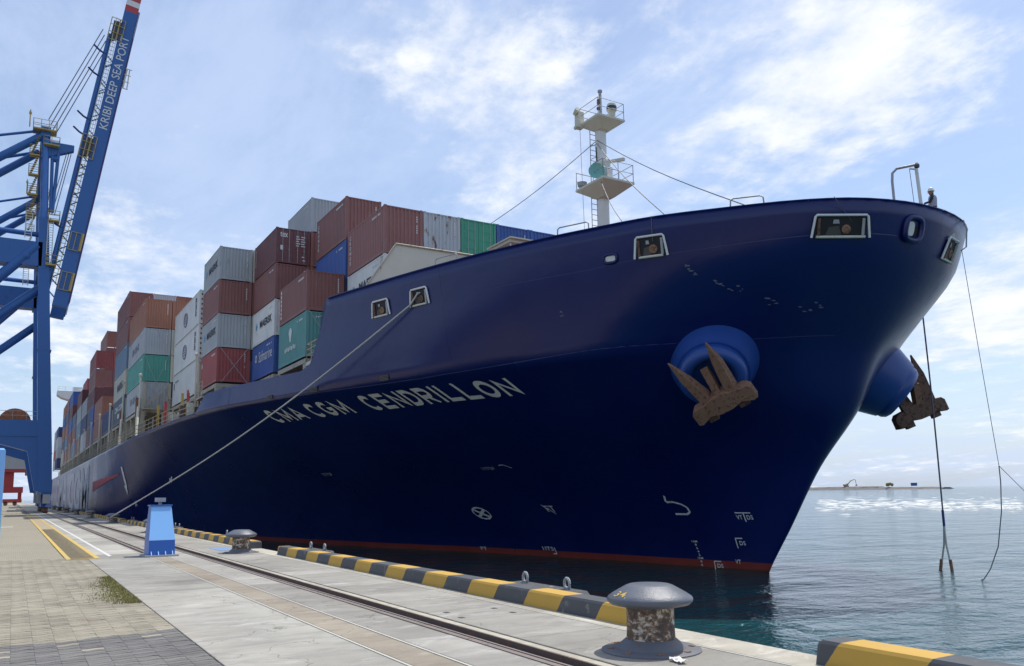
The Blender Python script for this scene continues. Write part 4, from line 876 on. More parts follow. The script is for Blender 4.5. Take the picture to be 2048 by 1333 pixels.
# bow lamp post and davit post, stem post
q = MB(); q.path([(-18.35, 28.3, 11.1), (-18.4, 28.3, 13.3), (-18.38, 28.32, 13.62), (-18.25, 28.42, 13.78), (-17.7, 28.75, 13.80)], .05, 8); lo = sp(q, 'bow_lamp_post', M_galv)
q = MB(); q.lathe([(.05, .08), (.10, 0), (.09, -.10), (0, -.12)], (-17.66, 28.78, 13.78), n=10); q.build('lamp_head', M_darkgap, lo)
q = MB(); q.tube((-17.9, 29.35, 11.1), (-17.95, 29.2, 13.85), .065, n=8); q.tube((-17.95, 29.2, 13.8), (-18.1, 29.0, 13.84), .04, n=6); lo = sp(q, 'davit_post', M_white)
q = MB(); q.tube((-18.1, 29.0, 13.8), (-18.05, 29.15, 11.3), .012, n=5); q.build('halyard', M_cable, lo)
q = MB(); q.path([(-17.55, 31.4, 12.0), (-17.42, 31.35, 11.6), (-17.5, 31.35, 10.9), (-17.6, 31.15, 10.75)], .03, 6); sp(q, 'bow_guard_pipe', M_galv)

# ------------------------------------------------------------------ ship: deck supports under the containers
BAYX = [-43.0, -56.9, -71.1, -85.2, -99.5, -113.8, -128.1, -142.4, -156.7, -171.0, -185.2, -199.5, -213.8, -228.0]
BASE = 10.2
def row_y(r): return 10.0 + 2.5 * r
firstrow = [3, 1, 1] + [0] * 11
hc = MB()
q = MB()
for k, x in enumerate(BAYX):
    y0 = row_y(firstrow[k] + (1 if k == 1 else 0)) + 2.6; q.b2(x - 12.2, x, y0, 2 * YC - y0, 7.06, BASE - .12)
sp(q, 'hatch_coaming', M_darkgap)
for x, ln, r in [(-43.0, 6.1, 3), (-49.5, 6.1, 2), (-56.9, 6.1, 2), (-63.4, 6.1, 1)] + [(x, 12.2, firstrow[k]) for k, x in enumerate(BAYX) if k > 1]:
    y0 = row_y(r); q = MB(); q.b2(x - ln, x + .05, y0 - .02, y0 + 2.58, BASE - .42, BASE - .13)
    for xx in ((x - .25, x - 4.0, x - 8.1, x - 11.95) if ln > 7 else (x - .25, x - 5.85)):
        q.b2(xx - .17, xx + .17, y0 + .02, y0 + .38, 7.06, BASE - .42); q.b2(xx - .28, xx + .28, y0 + .01, y0 + .5, BASE - .75, BASE - .42)
        q.b2(xx - .12, xx + .12, y0 + 1.9, y0 + 2.2, 7.06, BASE - .42)
    sp(q, 'container_stanchion', M_cream2)
for k, x in enumerate(BAYX):
    y0 = row_y(firstrow[k])
    # lashing bridge legs and walkway just forward of the bay
    if k >= 2:
        q = MB()
        for dy in (.15, 2.4): q.b2(x + .5, x + .8, y0 + dy - .12, y0 + dy + .12, 7.06, 12.6)
        q.b2(x + .3, x + 1.1, y0 - .05, y0 + 2.6, BASE - .2, BASE - .1)
        q.beam((x + .65, y0 + .15, 10.1), (x + .65, y0 + 2.4, 12.5), .12, .12); railing(q, [(x + 1.08, y0, BASE - .1), (x + 1.08, y0 + 2.6, BASE - .1)], 1.0, .022, (.35, .68), 1.2); lb = sp(q, 'lashing_bridge', M_cream2)
        q = MB(); q.tube((x + .9, y0 - .25, 7.1), (x + .9, y0 - .25, 13.2 if k != 4 else 14.2), .07, n=6); q.lathe([(.14, 0), (.16, .18), (.0, .26)], (x + .9, y0 - .25, 13.15 if k != 4 else 14.15), n=8); lp_ = q.build('deck_lamp_post', M_cream, lb)
        if k in (3, 4):
            q = MB(); q.tube((x + 2.2, y0 - .55, 7.1), (x + .7, y0 - .3, 10.2), .13, n=7); q.build('ventilator_pipe', M_cream, lb)
            q = MB(); q.b2(x - .6, x - .1, y0 - .42, y0 - .1, BASE - .8, BASE + 1.0); q.build('winch_box', M_rust, lb)
# deck-edge rail and clutter in the side passage
q = MB(); xs = np.arange(-58.5, -232, -4.0)
for a, c in zip(xs[:-1], xs[1:]): railing(q, [(a, hy(a, 7.2) + .15, 7.15), (c, hy(c, 7.2) + .15, 7.15)], 1.05, .03, (.33, .66), 2.0)
sp(q, 'deck_rail', M_cream2)
rr = random.Random(11); q1 = MB(); q2 = MB()
for k in range(34):
    x = -58 - rr.random() * 60; y = hy(x, 7.2) + rr.uniform(.5, 1.6); h = rr.uniform(.5, 1.5); w = rr.uniform(.3, .9); qq = q1 if rr.random() < .5 else q2; qq.b2(x - w, x, y, y + rr.uniform(.3, .6), 7.06, 7.06 + h)
sp(q1, 'deck_fittings', M_cream)['kind'] = 'stuff'; sp(q2, 'deck_fittings', M_rustdark)['kind'] = 'stuff'
for x, m_ in ((-64.2, M_yellow), (-73.6, M_yellow), (-70.4, M_redband)):
    q = MB(); y = hy(x, 7.2) + .6; q.b2(x - .09, x + .09, y, y + .18, 7.1, 9.3); o = sp(q, 'safety_marking_post', m_)
q = MB(); ladder(q, (-70.2, 11.7, 0), 7.1, 10.3, .5, (1, 0, 0), .04); ladder(q, (-69.8, 11.7, 0), 7.1, 10.0, .5, (1, 0, 0), .04); sp(q, 'deck_ladder', M_redband)
# lookout platform beside the step of the forecastle
q = MB(); q.b2(-45.6, -43.8, 13.85, 15.4, 8.95, 9.15); q.prism([(0, 0), (1.2, 0), (.9, -1.0), (.1, -1.0)], (-45.4, 13.9, 8.95), (1, 0, 0), (0, 0, 1), (0, .8, 0)); po = sp(q, 'wing_platform', M_cream)
q = MB(); railing(q, [(-45.6, 15.2, 9.15), (-45.6, 13.9, 9.15), (-43.85, 13.9, 9.15), (-43.85, 15.3, 9.15)], 1.05, .03, (.4, .7), 1.0); q.build('platform_rail', M_cream2, po)
q = MB(); q.b2(-66.2, -63.9, 11.6, 12.3, 9.0, 9.15); railing(q, [(-66.2, 11.65, 9.15), (-63.9, 11.65, 9.15)], 1.1, .03, (.4, .7), 1.1); q.tube((-66.6, 11.9, 8.4), (-66.6, 11.9, 10.6), .12, n=6); sp(q, 'wing_platform', M_cream2)

# lashing rods crossed over the container ends
for x, r, z1 in ((-49.5, 2, 13.1), (-63.4, 1, 12.9), (-71.1, 1, 13.2), (-85.2, 0, 12.9), (-85.2, 0, 15.4), (-99.5, 0, 13.1), (-128.1, 0, 13.1), (-142.4, 0, 16.0)):
    y0 = row_y(r)
    for a, c in ((.12, 2.2), (2.3, .25)):
        q = MB(); q.tube((x + .16, y0 + a, z1), (x + .45, y0 + c, BASE - .1), .022, n=5); sp(q, 'lashing_rod', M_galv)
# bridge superstructure far aft, with its wing over the side
q = MB(); q.b2(-252, -241, 13.5, 44.5, 7.06, 29.0); br = sp(q, 'bridge_house', M_white)
q = MB(); q.prism([(8.4, 29.6), (8.4, 28.6), (9.4, 27.9), (13.5, 26.6), (13.5, 29.6)], (-246, 0, 0), (0, 1, 0), (0, 0, 1), (4.6, 0, 0)); q.b2(-247.5, -240.5, 13.4, 44.6, 26.8, 29.7); q.build('bridge_wing', M_white, br)
q = MB(); q.b2(-241.6, -241.3, 12, 46, 29.7, 30.7); railing(q, [(-241.5, 8.5, 29.6), (-241.5, 13.5, 29.6)], 1.1, .04, (.5,), 1.6); q.build('wing_rail', M_white, br)
for z in (10, 13, 16, 19, 22, 25): q = MB(); q.b2(-240.99, -240.95, 15, 43, z, z + 1.1); q.build('window_row', M_glass, br)

# ------------------------------------------------------------------ containers
COL = dict(brown=(.27, .118, .104), maroon=(.17, .062, .065), red=(.36, .085, .08), orange=(.38, .16, .095), grey=(.40, .43, .44), white=(.70, .71, .69), cream=(.55, .55, .47), teal=(.12, .33, .31), green=(.05, .30, .19), emerald=(.10, .38, .31),
           blue=(.05, .12, .38), navy=(.035, .055, .15), slate=(.10, .14, .20), skyblue=(.17, .27, .38), salmon=(.33, .14, .10), silver=(.47, .50, .52))
WORD = dict(brown='rust brown', maroon='dark maroon', red='bright red', orange='orange brown', grey='grey', white='white', cream='cream', teal='sea green', green='bright green', emerald='green', blue='blue', navy='navy blue', slate='dark slate', skyblue='pale blue', salmon='salmon red', silver='silver grey')
CW = 2.438
_cm = {}
def corr(q, p0, u, n_, length, z0, z1, depth=.036, pitch=.278):
    p0 = Vector(p0); u = Vector(u); n_ = Vector(n_); k = max(1, round(length / pitch)); pt = length / k; prof = [(0, 0)]
    for i in range(k): a = i * pt; prof += [(a + pt * .25, 0), (a + pt * .37, -depth), (a + pt * .75, -depth), (a + pt * .87, 0)] if False else [(a + pt * .26, 0), (a + pt * .38, -depth), (a + pt * .74, -depth), (a + pt * .86, 0)]
    prof.append((length, 0)); vs = []
    for a, d in prof: p = p0 + u * a + n_ * d; vs += [p + Vector((0, 0, z0)), p + Vector((0, 0, z1))]
    q.add(vs, [(2 * i, 2 * i + 2, 2 * i + 3, 2 * i + 1) for i in range(len(prof) - 1)])
def cont_meshes(Lc, H, kind, far):
    key = (Lc, H, kind, far)
    if key in _cm: return _cm[key]
    d = {}; m_ = M_contrusty if kind == 'rusty' else M_cont; ps = .15; rl = .12; smooth_side = kind == 'reefer'
    q = MB()
    for x in (-Lc + ps / 2, -ps / 2):
        for y in (ps / 2, CW - ps / 2): q.b2(x - ps / 2, x + ps / 2, y - ps / 2, y + ps / 2, .1, H - .1)
    for y0, y1 in ((0.004, .07), (CW - .07, CW - .004)):
        q.b2(-Lc + ps, -ps, y0, y1, H - rl + .02, H - .03); q.b2(-Lc + ps, -ps, y0, y1, .03, .19)
    for x0, x1 in ((-.07, -.004), (-Lc + .004, -Lc + .07)):
        q.b2(x0, x1, ps, CW - ps, H - rl + .02, H - .03); q.b2(x0, x1, ps, CW - ps, .03, .19)
    for x in (-Lc, -.178):
        for y in (0, CW - .162):
            for z in (0, H - .118): q.b2(x, x + .178, y, y + .162, z, z + .118)
    d['frame'] = q.mesh('frame', m_)
    q = MB()
    if smooth_side: q.add([(-Lc + ps, .03, .19), (-ps, .03, .19), (-ps, .03, H - .1), (-Lc + ps, .03, H - .1)], [(0, 1, 2, 3)])
    else: corr(q, (-Lc + ps, .012, 0), (1, 0, 0), (0, -1, 0), Lc - 2 * ps, .19, H - .1)
    d['side'] = q.mesh('side_wall', m_, fix=False)
    q = MB(); q.add([(-Lc + ps, CW - .03, .19), (-ps, CW - .03, .19), (-ps, CW - .03, H - .1), (-Lc + ps, CW - .03, H - .1)], [(3, 2, 1, 0)]); d['back'] = q.mesh('side_wall', m_, fix=False)
    q = MB(); q.add([(-Lc + .02, .02, H - .035), (-.02, .02, H - .035), (-.02, CW - .02, H - .035), (-Lc + .02, CW - .02, H - .035)], [(0, 1, 2, 3)]); d['roof'] = q.mesh('roof', m_, fix=False)
    q = MB(); q.add([(-Lc + .02, .02, .05), (-.02, .02, .05), (-.02, CW - .02, .05), (-Lc + .02, CW - .02, .05)], [(3, 2, 1, 0)]); d['floor'] = q.mesh('floor', M_darkgap, fix=False)
    q = MB(); q.add([(-Lc + .03, .1, .1), (-Lc + .03, CW - .1, .1), (-Lc + .03, CW - .1, H - .1), (-Lc + .03, .1, H - .1)], [(3, 2, 1, 0)]); d['rear'] = q.mesh('end_wall', m_, fix=False)
    q = MB()
    if kind == 'door':
        for s in (0, 1):
            y0 = ps + .01 + s * (CW - 2 * ps) / 2; y1 = y0 + (CW - 2 * ps) / 2 - .02; q = MB(); q.b2(-.09, -.035, y0, y1, .19, H - .11)
            for i in range(4): z = .45 + i * (H - .8) / 3.6; q.b2(-.034, -.02, y0 + .1, y1 - .1, z, z + .38)
            d['door%d' % s] = q.mesh('door', m_)
            q = MB()
            for f in (.3, .75): y = y0 + (y1 - y0) * f; q.tube((-.005, y, .12), (-.005, y, H - .06), .022, n=6); q.b2(-.03, .01, y - .04, y + .04, 1.0, 1.08)
            d['bars%d' % s] = q.mesh('locking_bar', M_galv)
    elif kind == 'reefer':
        q.b2(-.09, -.05, ps, CW - ps, .19, H - .1)
        for i in range(5): q.b2(-.05, -.02, ps + .15, CW - ps - .15, .4 + i * .45, .62 + i * .45)
        d['end'] = q.mesh('machinery_panel', m_)
        q = MB(); 
        for i in range(6): q.b2(-.019, -.004, .16, .27, .35 + i * .42, .5 + i * .42)
        d['vent'] = q.mesh('vent_slot', M_darkgap)
    else:
        corr(q, (-.012, ps, 0), (0, 1, 0), (1, 0, 0), CW - 2 * ps, .19, H - .1, .045, .25); d['end'] = q.mesh('end_wall', m_, fix=False)
    _cm[key] = d; return d
NB = 0
CONT = {}
def bayname(k, slot): return ('foremost' if k == 0 else ORD[k]) + ' bay' + (' forward half' if slot == 'f' else ' after half' if slot == 'a' else '')
def tiername(i, n_): return 'bottom tier' if i == 0 else ('top tier, ' + ORD[i] + ' up') if i == n_ - 1 else ORD[i] + ' tier up'
ROWN = {r: ('outermost row' if r == 0 else ORD[r] + ' row in') for r in range(10)}
def container(x, y, z, Lc, H, col, kind, label, far=False, extra=None):
    t = thing('shipping_container', label, 'container', (x, y, z), 'containers stacked on the ship')
    d = cont_meshes(Lc, H, kind, far); c = COL[col]; v = rr.uniform(.9, 1.1); c4 = (c[0] * v, c[1] * v, c[2] * v, 1)
    for nm, key in (('frame', 'frame'), ('side_wall', 'side'), ('side_wall', 'back'), ('roof', 'roof'), ('end_wall', 'rear'), ('floor', 'floor'), ('machinery_panel' if kind == 'reefer' else 'end_wall', 'end'), ('door', 'door0'), ('door', 'door1')):
        if key not in d or (far and key in ('floor', 'rear', 'back')): continue
        o = link(nm, d[key], t); o.color = c4
        if key.startswith('door'): link('locking_bar', d['bars' + key[-1]], o)
        if kind == 'reefer' and key == 'end': link('vent_slot', d['vent'], o)['kind'] = 'stuff'
    # small white code panel on the end and side
    if kind in ('box', 'rusty'):
        w = .07; q = MB()
        for i in range(8):
            if rr.random() < .85: zz = H * .82 - i * .135; q.b2(-.0, .003, CW * .83, CW * .83 + w, zz, zz + .09)
        for i in range(9):
            if rr.random() < .8: q.b2(-1.9 + i * .15, -1.9 + i * .15 + .1, -.004, .0, H - .45, H - .33)
        if q.v and not far: q.build('code_marking', M_letter_w, t)['kind'] = 'stuff'
    return t
def side_text(t, s, Lc, H, x0, w, z0, h, m_, bold=.012): return letter(s, 'lettering', t, (-Lc + x0, -.006, z0), (1, 0, 0), (0, 0, 1), w, h, m_, bold)
def side_text_v(t, s, Lc, x0, z0, length, w, m_):        # vertical column of letters reading down
    n_ = len(s); ch = length / n_
    for i, c in enumerate(s): letter(c, 'lettering', t, (-Lc + x0, -.006, z0 - (i + 1) * ch), (1, 0, 0), (0, 0, 1), w, ch * .74, m_, .02)
S20, S40 = 6.058, 12.192; H8, H9 = 2.591, 2.896
def stack(k, slot, r, tiers, Lc, far=False):
    x = BAYX[k] - (6.5 if slot == 'a' else 0); z = BASE; res = []
    for i, spec in enumerate(tiers):
        col, H = spec[0], spec[1]; kind = spec[2] if len(spec) > 2 else 'box'
        if col is not None:
            what = 'smooth reefer' if kind == 'reefer' else 'container showing doors' if kind == 'door' else 'rust-stained container' if kind == 'rusty' else 'container'
            lab = '%s %s, %s, %s, %s' % (WORD[col], what, tiername(i, len(tiers)), ROWN[r], bayname(k, slot))
            t = container(x, row_y(r), z, Lc, H, col, kind, lab, far); res.append(t)
        else: res.append(None)
        z += H + .028
    return res
b8 = lambda c, *k: (c, H8, *k); b9 = lambda c, *k: (c, H9, *k)
# bay 1 from the bow, forward half: across the ship
s = stack(0, 'f', 3, [b8('brown'), b8('white'), b9('brown')], S20); crn1 = s[2]; mk1 = s[1]
stack(0, 'f', 4, [b8('blue'), b8('brown'), ('silver', H9, 'rusty')], S20)
stack(0, 'f', 5, [(None, H8), b8('grey'), b9('green', 'door')], S20)
stack(0, 'f', 6, [(None, H8), b8('brown'), b9('blue')], S20)
stack(0, 'f', 7, [(None, H8), (None, H8), b9('blue')], S20)
stack(0, 'f', 8, [(None, H8), (None, H8), b8('brown')], S20)
s = stack(0, 'a', 2, [b9('teal'), b8('brown')], S20); teal, genstar = s
s = stack(0, 'a', 3, [b8('brown'), b8('navy'), b8('blue'), b9('brown')], S20); crn0 = s[3]; blue0 = s[2]
stack(0, 'a', 4, [(None, H8), b8('grey'), b8('brown')], S20)
# second bay
s = stack(1, 'f', 2, [b8('blue'), b8('white'), b8('brown'), b8('maroon', 'door')], S20); safm, mkB, brB, tex = s
stack(1, 'f', 3, [(None, H8), b8('brown'), b8('orange'), b8('brown'), b8('grey')], S20)
s = stack(1, 'a', 1, [b8('red'), b8('grey'), b8('brown'), b8('grey')], S20); mkg2, mkg1 = s[1], s[3]; redh = s[0]
stack(1, 'a', 2, [(None, H8), b8('cream'), b8('brown'), b8('cream')], S20)
# third bay: white reefers
wr = stack(2, '', 1, [b9('white', 'reefer'), b9('white', 'reefer'), b9('white', 'reefer')], S40)
stack(2, '', 2, [b9('navy'), b9('cream'), b9('brown')], S40)
# fourth bay
s = stack(3, '', 0, [b8('silver'), b8('emerald'), b8('silver'), b9('orange')], S40); tou = (s[0], s[2])
stack(3, '', 1, [b8('navy'), b8('cream'), b8('cream'), b9('orange')], S40)
stack(3, '', 2, [(None, H8), b8('brown'), b8('grey'), b9('brown')], S40)
# fifth bay
s = stack(4, '', 0, [b9('slate'), b9('cream'), b9('skyblue'), b9('brown'), b9('brown')], S40); cmas, mkc = s[0], s[1]
stack(4, '', 1, [(None, H9), b9('grey'), b9('brown'), b9('brown'), b9('silver')], S40)
stack(4, '', 2, [(None, H9), (None, H9), b9('brown'), b9('navy'), b9('orange')], S40)
# farther bays
stack(5, '', 0, [b9('navy')], S40, True); stack(5, '', 1, [b9('brown')], S40, True)
stack(6, '', 0, [b9('salmon'), b9('orange')], S40, True); stack(6, '', 1, [b9('brown'), b9('orange')], S40, True)
stack(7, 'f', 0, [b9('blue'), b9('blue')], S20, True); stack(7, 'a', 0, [b9('brown'), b9('slate')], S20, True)
for r in (0, 1): stack(7, '', r, [(None, H9), (None, H9), b9('maroon'), b9('brown'), b9('red')], S40, True)
stack(8, '', 0, [b9('silver'), b9('navy'), b9('grey')], S40, True); stack(8, '', 1, [(None, H9), b9('brown'), b9('grey'), b9('maroon'), b9('orange'), b9('brown'), b9('salmon')], S40, True)
stack(9, '', 0, [b9('brown'), b9('skyblue'), b9('grey'), b9('maroon')], S40, True); stack(9, '', 1, [(None, H9), b9('brown'), b9('blue'), b9('maroon')], S40, True)
stack(10, '', 0, [b9('skyblue'), b9('salmon'), b9('slate')], S40, True); stack(10, '', 1, [(None, H9), b9('orange'), b9('red'), b9('maroon')], S40, True)
stack(11, '', 0, [b9('salmon'), b9('brown'), b9('blue'), b9('maroon'), b9('blue')], S40, True); stack(11, '', 1, [(None, H9), (None, H9), b9('brown'), b9('maroon'), b9('blue'), b9('red')], S40, True)
stack(12, '', 0, [b9('brown'), b9('skyblue'), b9('salmon'), b9('slate'), b9('brown')], S40, True); stack(12, '', 1, [(None, H9), (None, H9), b9('brown'), b9('grey'), b9('maroon')], S40, True)
stack(13, '', 0, [b9('cream'), b9('slate'), b9('orange'), b9('blue'), b9('orange')], S40, True)
# aft of the bridge
for i, (x, tc) in enumerate(((-262, ['navy', 'grey', 'silver', 'navy']), (-276.5, ['silver', 'red', 'grey', 'silver']))):
    z = BASE
    for j, c in enumerate(tc): container(x, 10.0, z, S40, H9, c, 'box', '%s container abaft the bridge, %s, %s bay astern' % (WORD[c], tiername(j, len(tc)), ORD[i]), True); z += H9 + .01
# lettering on the nearest containers (marks: paint too worn or far to read, as small bars)
def marks(t, rects, ax, m_=None):
    q = MB()
    for (x, y, z, w, h) in rects: q.add([(x, y, z), (x, y + w, z), (x, y + w, z + h), (x, y, z + h)] if ax == 'y' else [(x, y, z), (x + w, y, z), (x + w, y, z + h), (x, y, z + h)], [(0, 1, 2, 3)])
    o = q.build('faded_marking', m_ or M_letter_w, t, fix=False); o['kind'] = 'stuff'
for t, Lc, s_ in ((crn1, S20, 'CRONOS'), (crn0, S20, 'CRONOS')): side_text_v(t, s_, Lc, .35, 2.55, 1.95, .26, M_letter_w)
marks(genstar, [(-S20 + .28, -.006, 2.15 - i * .29, .24, .22) for i in range(7)], 'x'); marks(tex, [(-S20 + .35, -.006, 2.1 - i * .17, .12, .12) for i in range(8)], 'x')
for t in (mk1, mkB, mkg1, mkg2):
    side_text(t, 'MAERSK', S20, H8, 2.05, 3.3, 1.15, .55, M_letter_k, .03)
    q = MB(); q.prism([(math.cos(a) * (.34 if i % 2 == 0 else .14), math.sin(a) * (.34 if i % 2 == 0 else .14)) for i, a in enumerate([2 * math.pi * k / 14 for k in range(14)])], (-S20 + 1.1, -.004, 1.42), (1, 0, 0), (0, 0, 1), (0, -.004, 0)); q.build('emblem', M_letter_b, t)
side_text(mkc, 'MAERSK', S40, H9, 3.8, 6.2, 1.0, .9, M_letter_k, .03)
side_text(safm, 'Safmarine', S20, H8, 2.0, 3.6, 1.2, .8, M_letter_w, .0); side_text(safm, 'o', S20, H8, .9, .6, 1.3, .6, M_letter_w, .02)
side_text(cmas, 'CMA CGM', S40, H9, 2.2, 7.8, 1.5, .7, M_letter_w, .03); marks(cmas, [(-S40 + 5.4, -.006, .7, 2.2, .5)], 'x')
for t in tou: marks(t, [(-S40 + 3.4 + i * 1.1, -.006, .95, .28 if i % 2 else .75, .7) for i in range(5)] + [(-S40 + 3.9 + i * 1.1, -.0065, 1.45 - .3 * (i % 2), .5, .16) for i in range(5)], 'x', M_letter_g)
q = MB(); prof = [(math.cos(a) * .3 * (1 + .35 * math.sin(3 * a)), math.sin(a) * .48) for a in [2 * math.pi * k / 20 for k in range(20)]]; q.prism(prof, (-S20 + 2.7, -.004, 1.9), (1, 0, 0), (0, 0, 1), (0, -.004, 0)); q.build('emblem', M_letter_w, teal); marks(teal, [(-S20 + 1.5 + i * .36, -.006, .85 + (.05 if i % 2 else 0), .24, .26) for i in range(7)], 'x')
marks(teal, [(.006, .62 + i * .14, 2.5, .08, .10) for i in range(12) if i not in (4,)], 'y')
letter('tex', 'lettering', tex, (.012, .28, 1.9), (0, 1, 0), (0, 0, 1), .55, .38, M_letter_w, .02)
marks(tex, [(.012, 1.42 + c * .36, 2.02 - i * .17, .22 + .08 * ((i + c) % 2), .07) for i in range(5) for c in (0, 1)] + [(.012, .3, .95, .2, .34), (.012, 1.85, .55, .18, .08), (.012, 1.9, .3, .2, .07)], 'y')
for t in wr[1:]:
    side_text(t, 'MSC', S40, H9, 8.9, 1.3, 1.75, .8, M_letter_k, .03) if False else None
    q = MB(); pts = [(math.cos(a) * .85, math.sin(a) * .62) for a in [2 * math.pi * k / 24 for k in range(25)]]; q.path([(-S40 + 5.8 + a, -.004, 1.45 + c) for a, c in pts], .05, 4, False); q.build('emblem', M_letter_g, t)
    marks(t, [(-S40 + 5.2, -.006, 1.15 + i * .22, 1.2, .1) for i in range(4)], 'x', M_letter_g); marks(t, [(-S40 + 10.4, -.006, 2.3 - i * .2, .5 - .2 * (i % 3 == 2), .15) for i in range(8)], 'x', M_letter_k)
marks(wr[0], [(-S40 + .6, -.006, 1.5, .35, .6), (-S40 + 1.3, -.006, 2.1, 1.8, .12)], 'x', M_letter_g); side_text(redh, 'H', S20, H8, .3, .42, 1.65, .42, M_letter_w, .03); marks(blue0, [(-S20 + .5 + i * .26, -.006, .9, .2, .28) for i in range(4)] + [(-S20 + 1.6, -.006, .35, .5, .3)], 'x')

# ------------------------------------------------------------------ ship-to-shore crane
CS = Vector((-117, 3.58, 0))
crane = thing('gantry_crane', 'tall blue ship-to-shore gantry crane with its boom raised', 'crane', CS)
def cp(q, name, m_, parent=None, ang=None):
    o = q.build(name, m_, parent or crane, False, -CS if parent in (None, crane) else None)
    if ang: autosmooth(o, ang)
    return o
def legY(z): return float(np.interp(z, [0, 3, 20, 37], [3.5, 3.35, 2.35, 1.45]))
def frame(xp, dx):
    q = MB(); vs = []
    for z, w in ((2.6, .74), (8, .78), (20, .70), (33, .60), (37.3, .56)):
        y = legY(z); vs += [(xp, y - w, z), (xp, y + w, z), (xp - dx, y + w, z), (xp - dx, y - w, z)]
    q.add(vs, [(4 * i + j, 4 * i + (j + 1) % 4, 4 * i + 4 + (j + 1) % 4, 4 * i + 4 + j) for i in range(4) for j in range(4)] + [(3, 2, 1, 0), (16, 17, 18, 19)])
    leg = cp(q, 'waterside_leg', M_crane)
    for z in (7.3, 20.2, 30.6): 
        q = MB(); y = legY(z); q.b2(xp + .02, xp - dx - .02, y - .82, y + .82, z, z + .10); q.build('flange', M_crane, leg)
    q = MB(); q.b2(xp - dx, xp, -27.6, -26.2, 2.6, 37); cp(q, 'landside_leg', M_crane)
    q = MB(); q.b2(xp - dx + .1, xp - .1, -27, 3.0, 9.4, 11.4); cp(q, 'portal_beam', M_crane)
    q = MB(); q.prism([(3.1, 9.41), (-2.2, 9.41), (-2.2, 8.6), (1.2, 7.6), (2.2, 2.7), (3.1, 2.7)], (xp - .2, 0, 0), (0, 1, 0), (0, 0, 1), (-dx + .4, 0, 0)); cp(q, 'knee_bracket', M_crane)
    q = MB(); q.b2(xp - dx, xp, -40, 1.5, 30.9, 34.0); cp(q, 'main_girder', M_crane)
    q = MB(); q.tube((xp - dx / 2, -27, 35.6), (xp - dx / 2, legY(35), 35.2), .32, n=12); cp(q, 'tie_tube', M_crane, ang=50)
    q = MB(); q.tube((xp - .4, -22, 6.5), (xp - .4, .9, 33.6), .62, n=16); q.lathe([(.64, 0), (.7, .3), (.64, .6)], (xp - .4, -.1, 32.3), (0, -22.9, -27.1), 16); cp(q, 'diagonal_brace', M_crane, ang=50)
    q = MB(); q.tube((xp - dx + .2, -24, 5), (xp - dx + .2, 1.7, 28.6), .58, n=16); cp(q, 'diagonal_brace', M_crane, ang=50)
    q = MB(); q.tube((xp - .6, 1.45, 37.25), (xp - .6, 1.08, 48.2), .47, .44, 20); cp(q, 'mast_column', M_crane_lt, ang=50)
    for (a, c, r) in (((xp - .6, .9, 48.4), (xp - .6, -26, 25.6), .50), ((xp - 2.6, .5, 46.7), (xp - 2.6, -26, 23.6), .46), ((xp - .6, 0, 48.7), (xp - .6, -40, 34.6), .17), ((xp - 3, 0, 46.7), (xp - 3, -10, 42.8), .2)):
        q = MB(); q.tube(a, c, r, n=12); cp(q, 'backstay_tube', M_crane, ang=50)
for xp in (-117, -144): frame(xp, 2.2)
# fore-and-aft members joining the two frames
for nm, y, z, w, h in (('sill_beam', 3.5, 3.2, 1.2, 1.8), ('apex_beam', 1.1, 48.7, 1.1, 1.3), ('tie_beam', 1.6, 34.8, .9, 1.2)):
    q = MB(); q.b2(-146, -117.1, y - w / 2, y + w / 2, z - h / 2, z + h / 2); cp(q, nm, M_crane)
# bogies
for xb in (-119.5, -125.5, -138.5, -144.5):
    q = MB(); q.prism([(-2.4, .75), (2.4, .75), (2.0, 1.5), (.5, 2.35), (-.5, 2.35), (-2.0, 1.5)], (xb, 3.02, 0), (1, 0, 0), (0, 0, 1), (0, 1.1, 0)); bg_ = cp(q, 'bogie', mat('bogie_blue', build=weathered((.012, .05, .19), (.02, .06, .20), (.05, .05, .05), 1, .6)))
    for dxw in (-1.7, -.6, .6, 1.7): q = MB(); q.tube((xb + dxw, 3.35, .40), (xb + dxw, 3.8, .40), .39, n=16); q.build('wheel', M_rustdark, bg_)
    q = MB(); q.b2(xb + 2.42, xb + 2.55, 3.15, 3.95, 1.2, 2.3); q.b2(xb - 1, xb - .4, 2.7, 3.0, 1.2, 3.6); q.build('motor_box', M_galv, bg_)
# cable reel on the portal beam
q = MB(); q.lathe([(.3, -.25), (1.75, -.25), (1.75, -.18), (1.3, -.15), (1.3, .15), (1.75, .18), (1.75, .25), (.3, .25)], (-118, -.3, 11.1), (1, 0, 0), 32); rl = cp(q, 'cable_reel', mat('reel_orange', build=weathered((.42, .15, .06), (.34, .11, .05), None, 2)))
for k in range(12): a = k * math.pi / 6; q = MB(); q.tube((-117.74, -.3 + .3 * math.cos(a), 11.1 + .3 * math.sin(a)), (-117.74, -.3 + 1.7 * math.cos(a), 11.1 + 1.7 * math.sin(a)), .04, n=5); q.build('spoke', M_rust, rl)
q = MB(); railing(q, [(-117.2, -8, 11.4), (-117.2, 2.4, 11.4)], 1.1, .03, (.5,), 1.4); cp(q, 'beam_rail', M_galv)
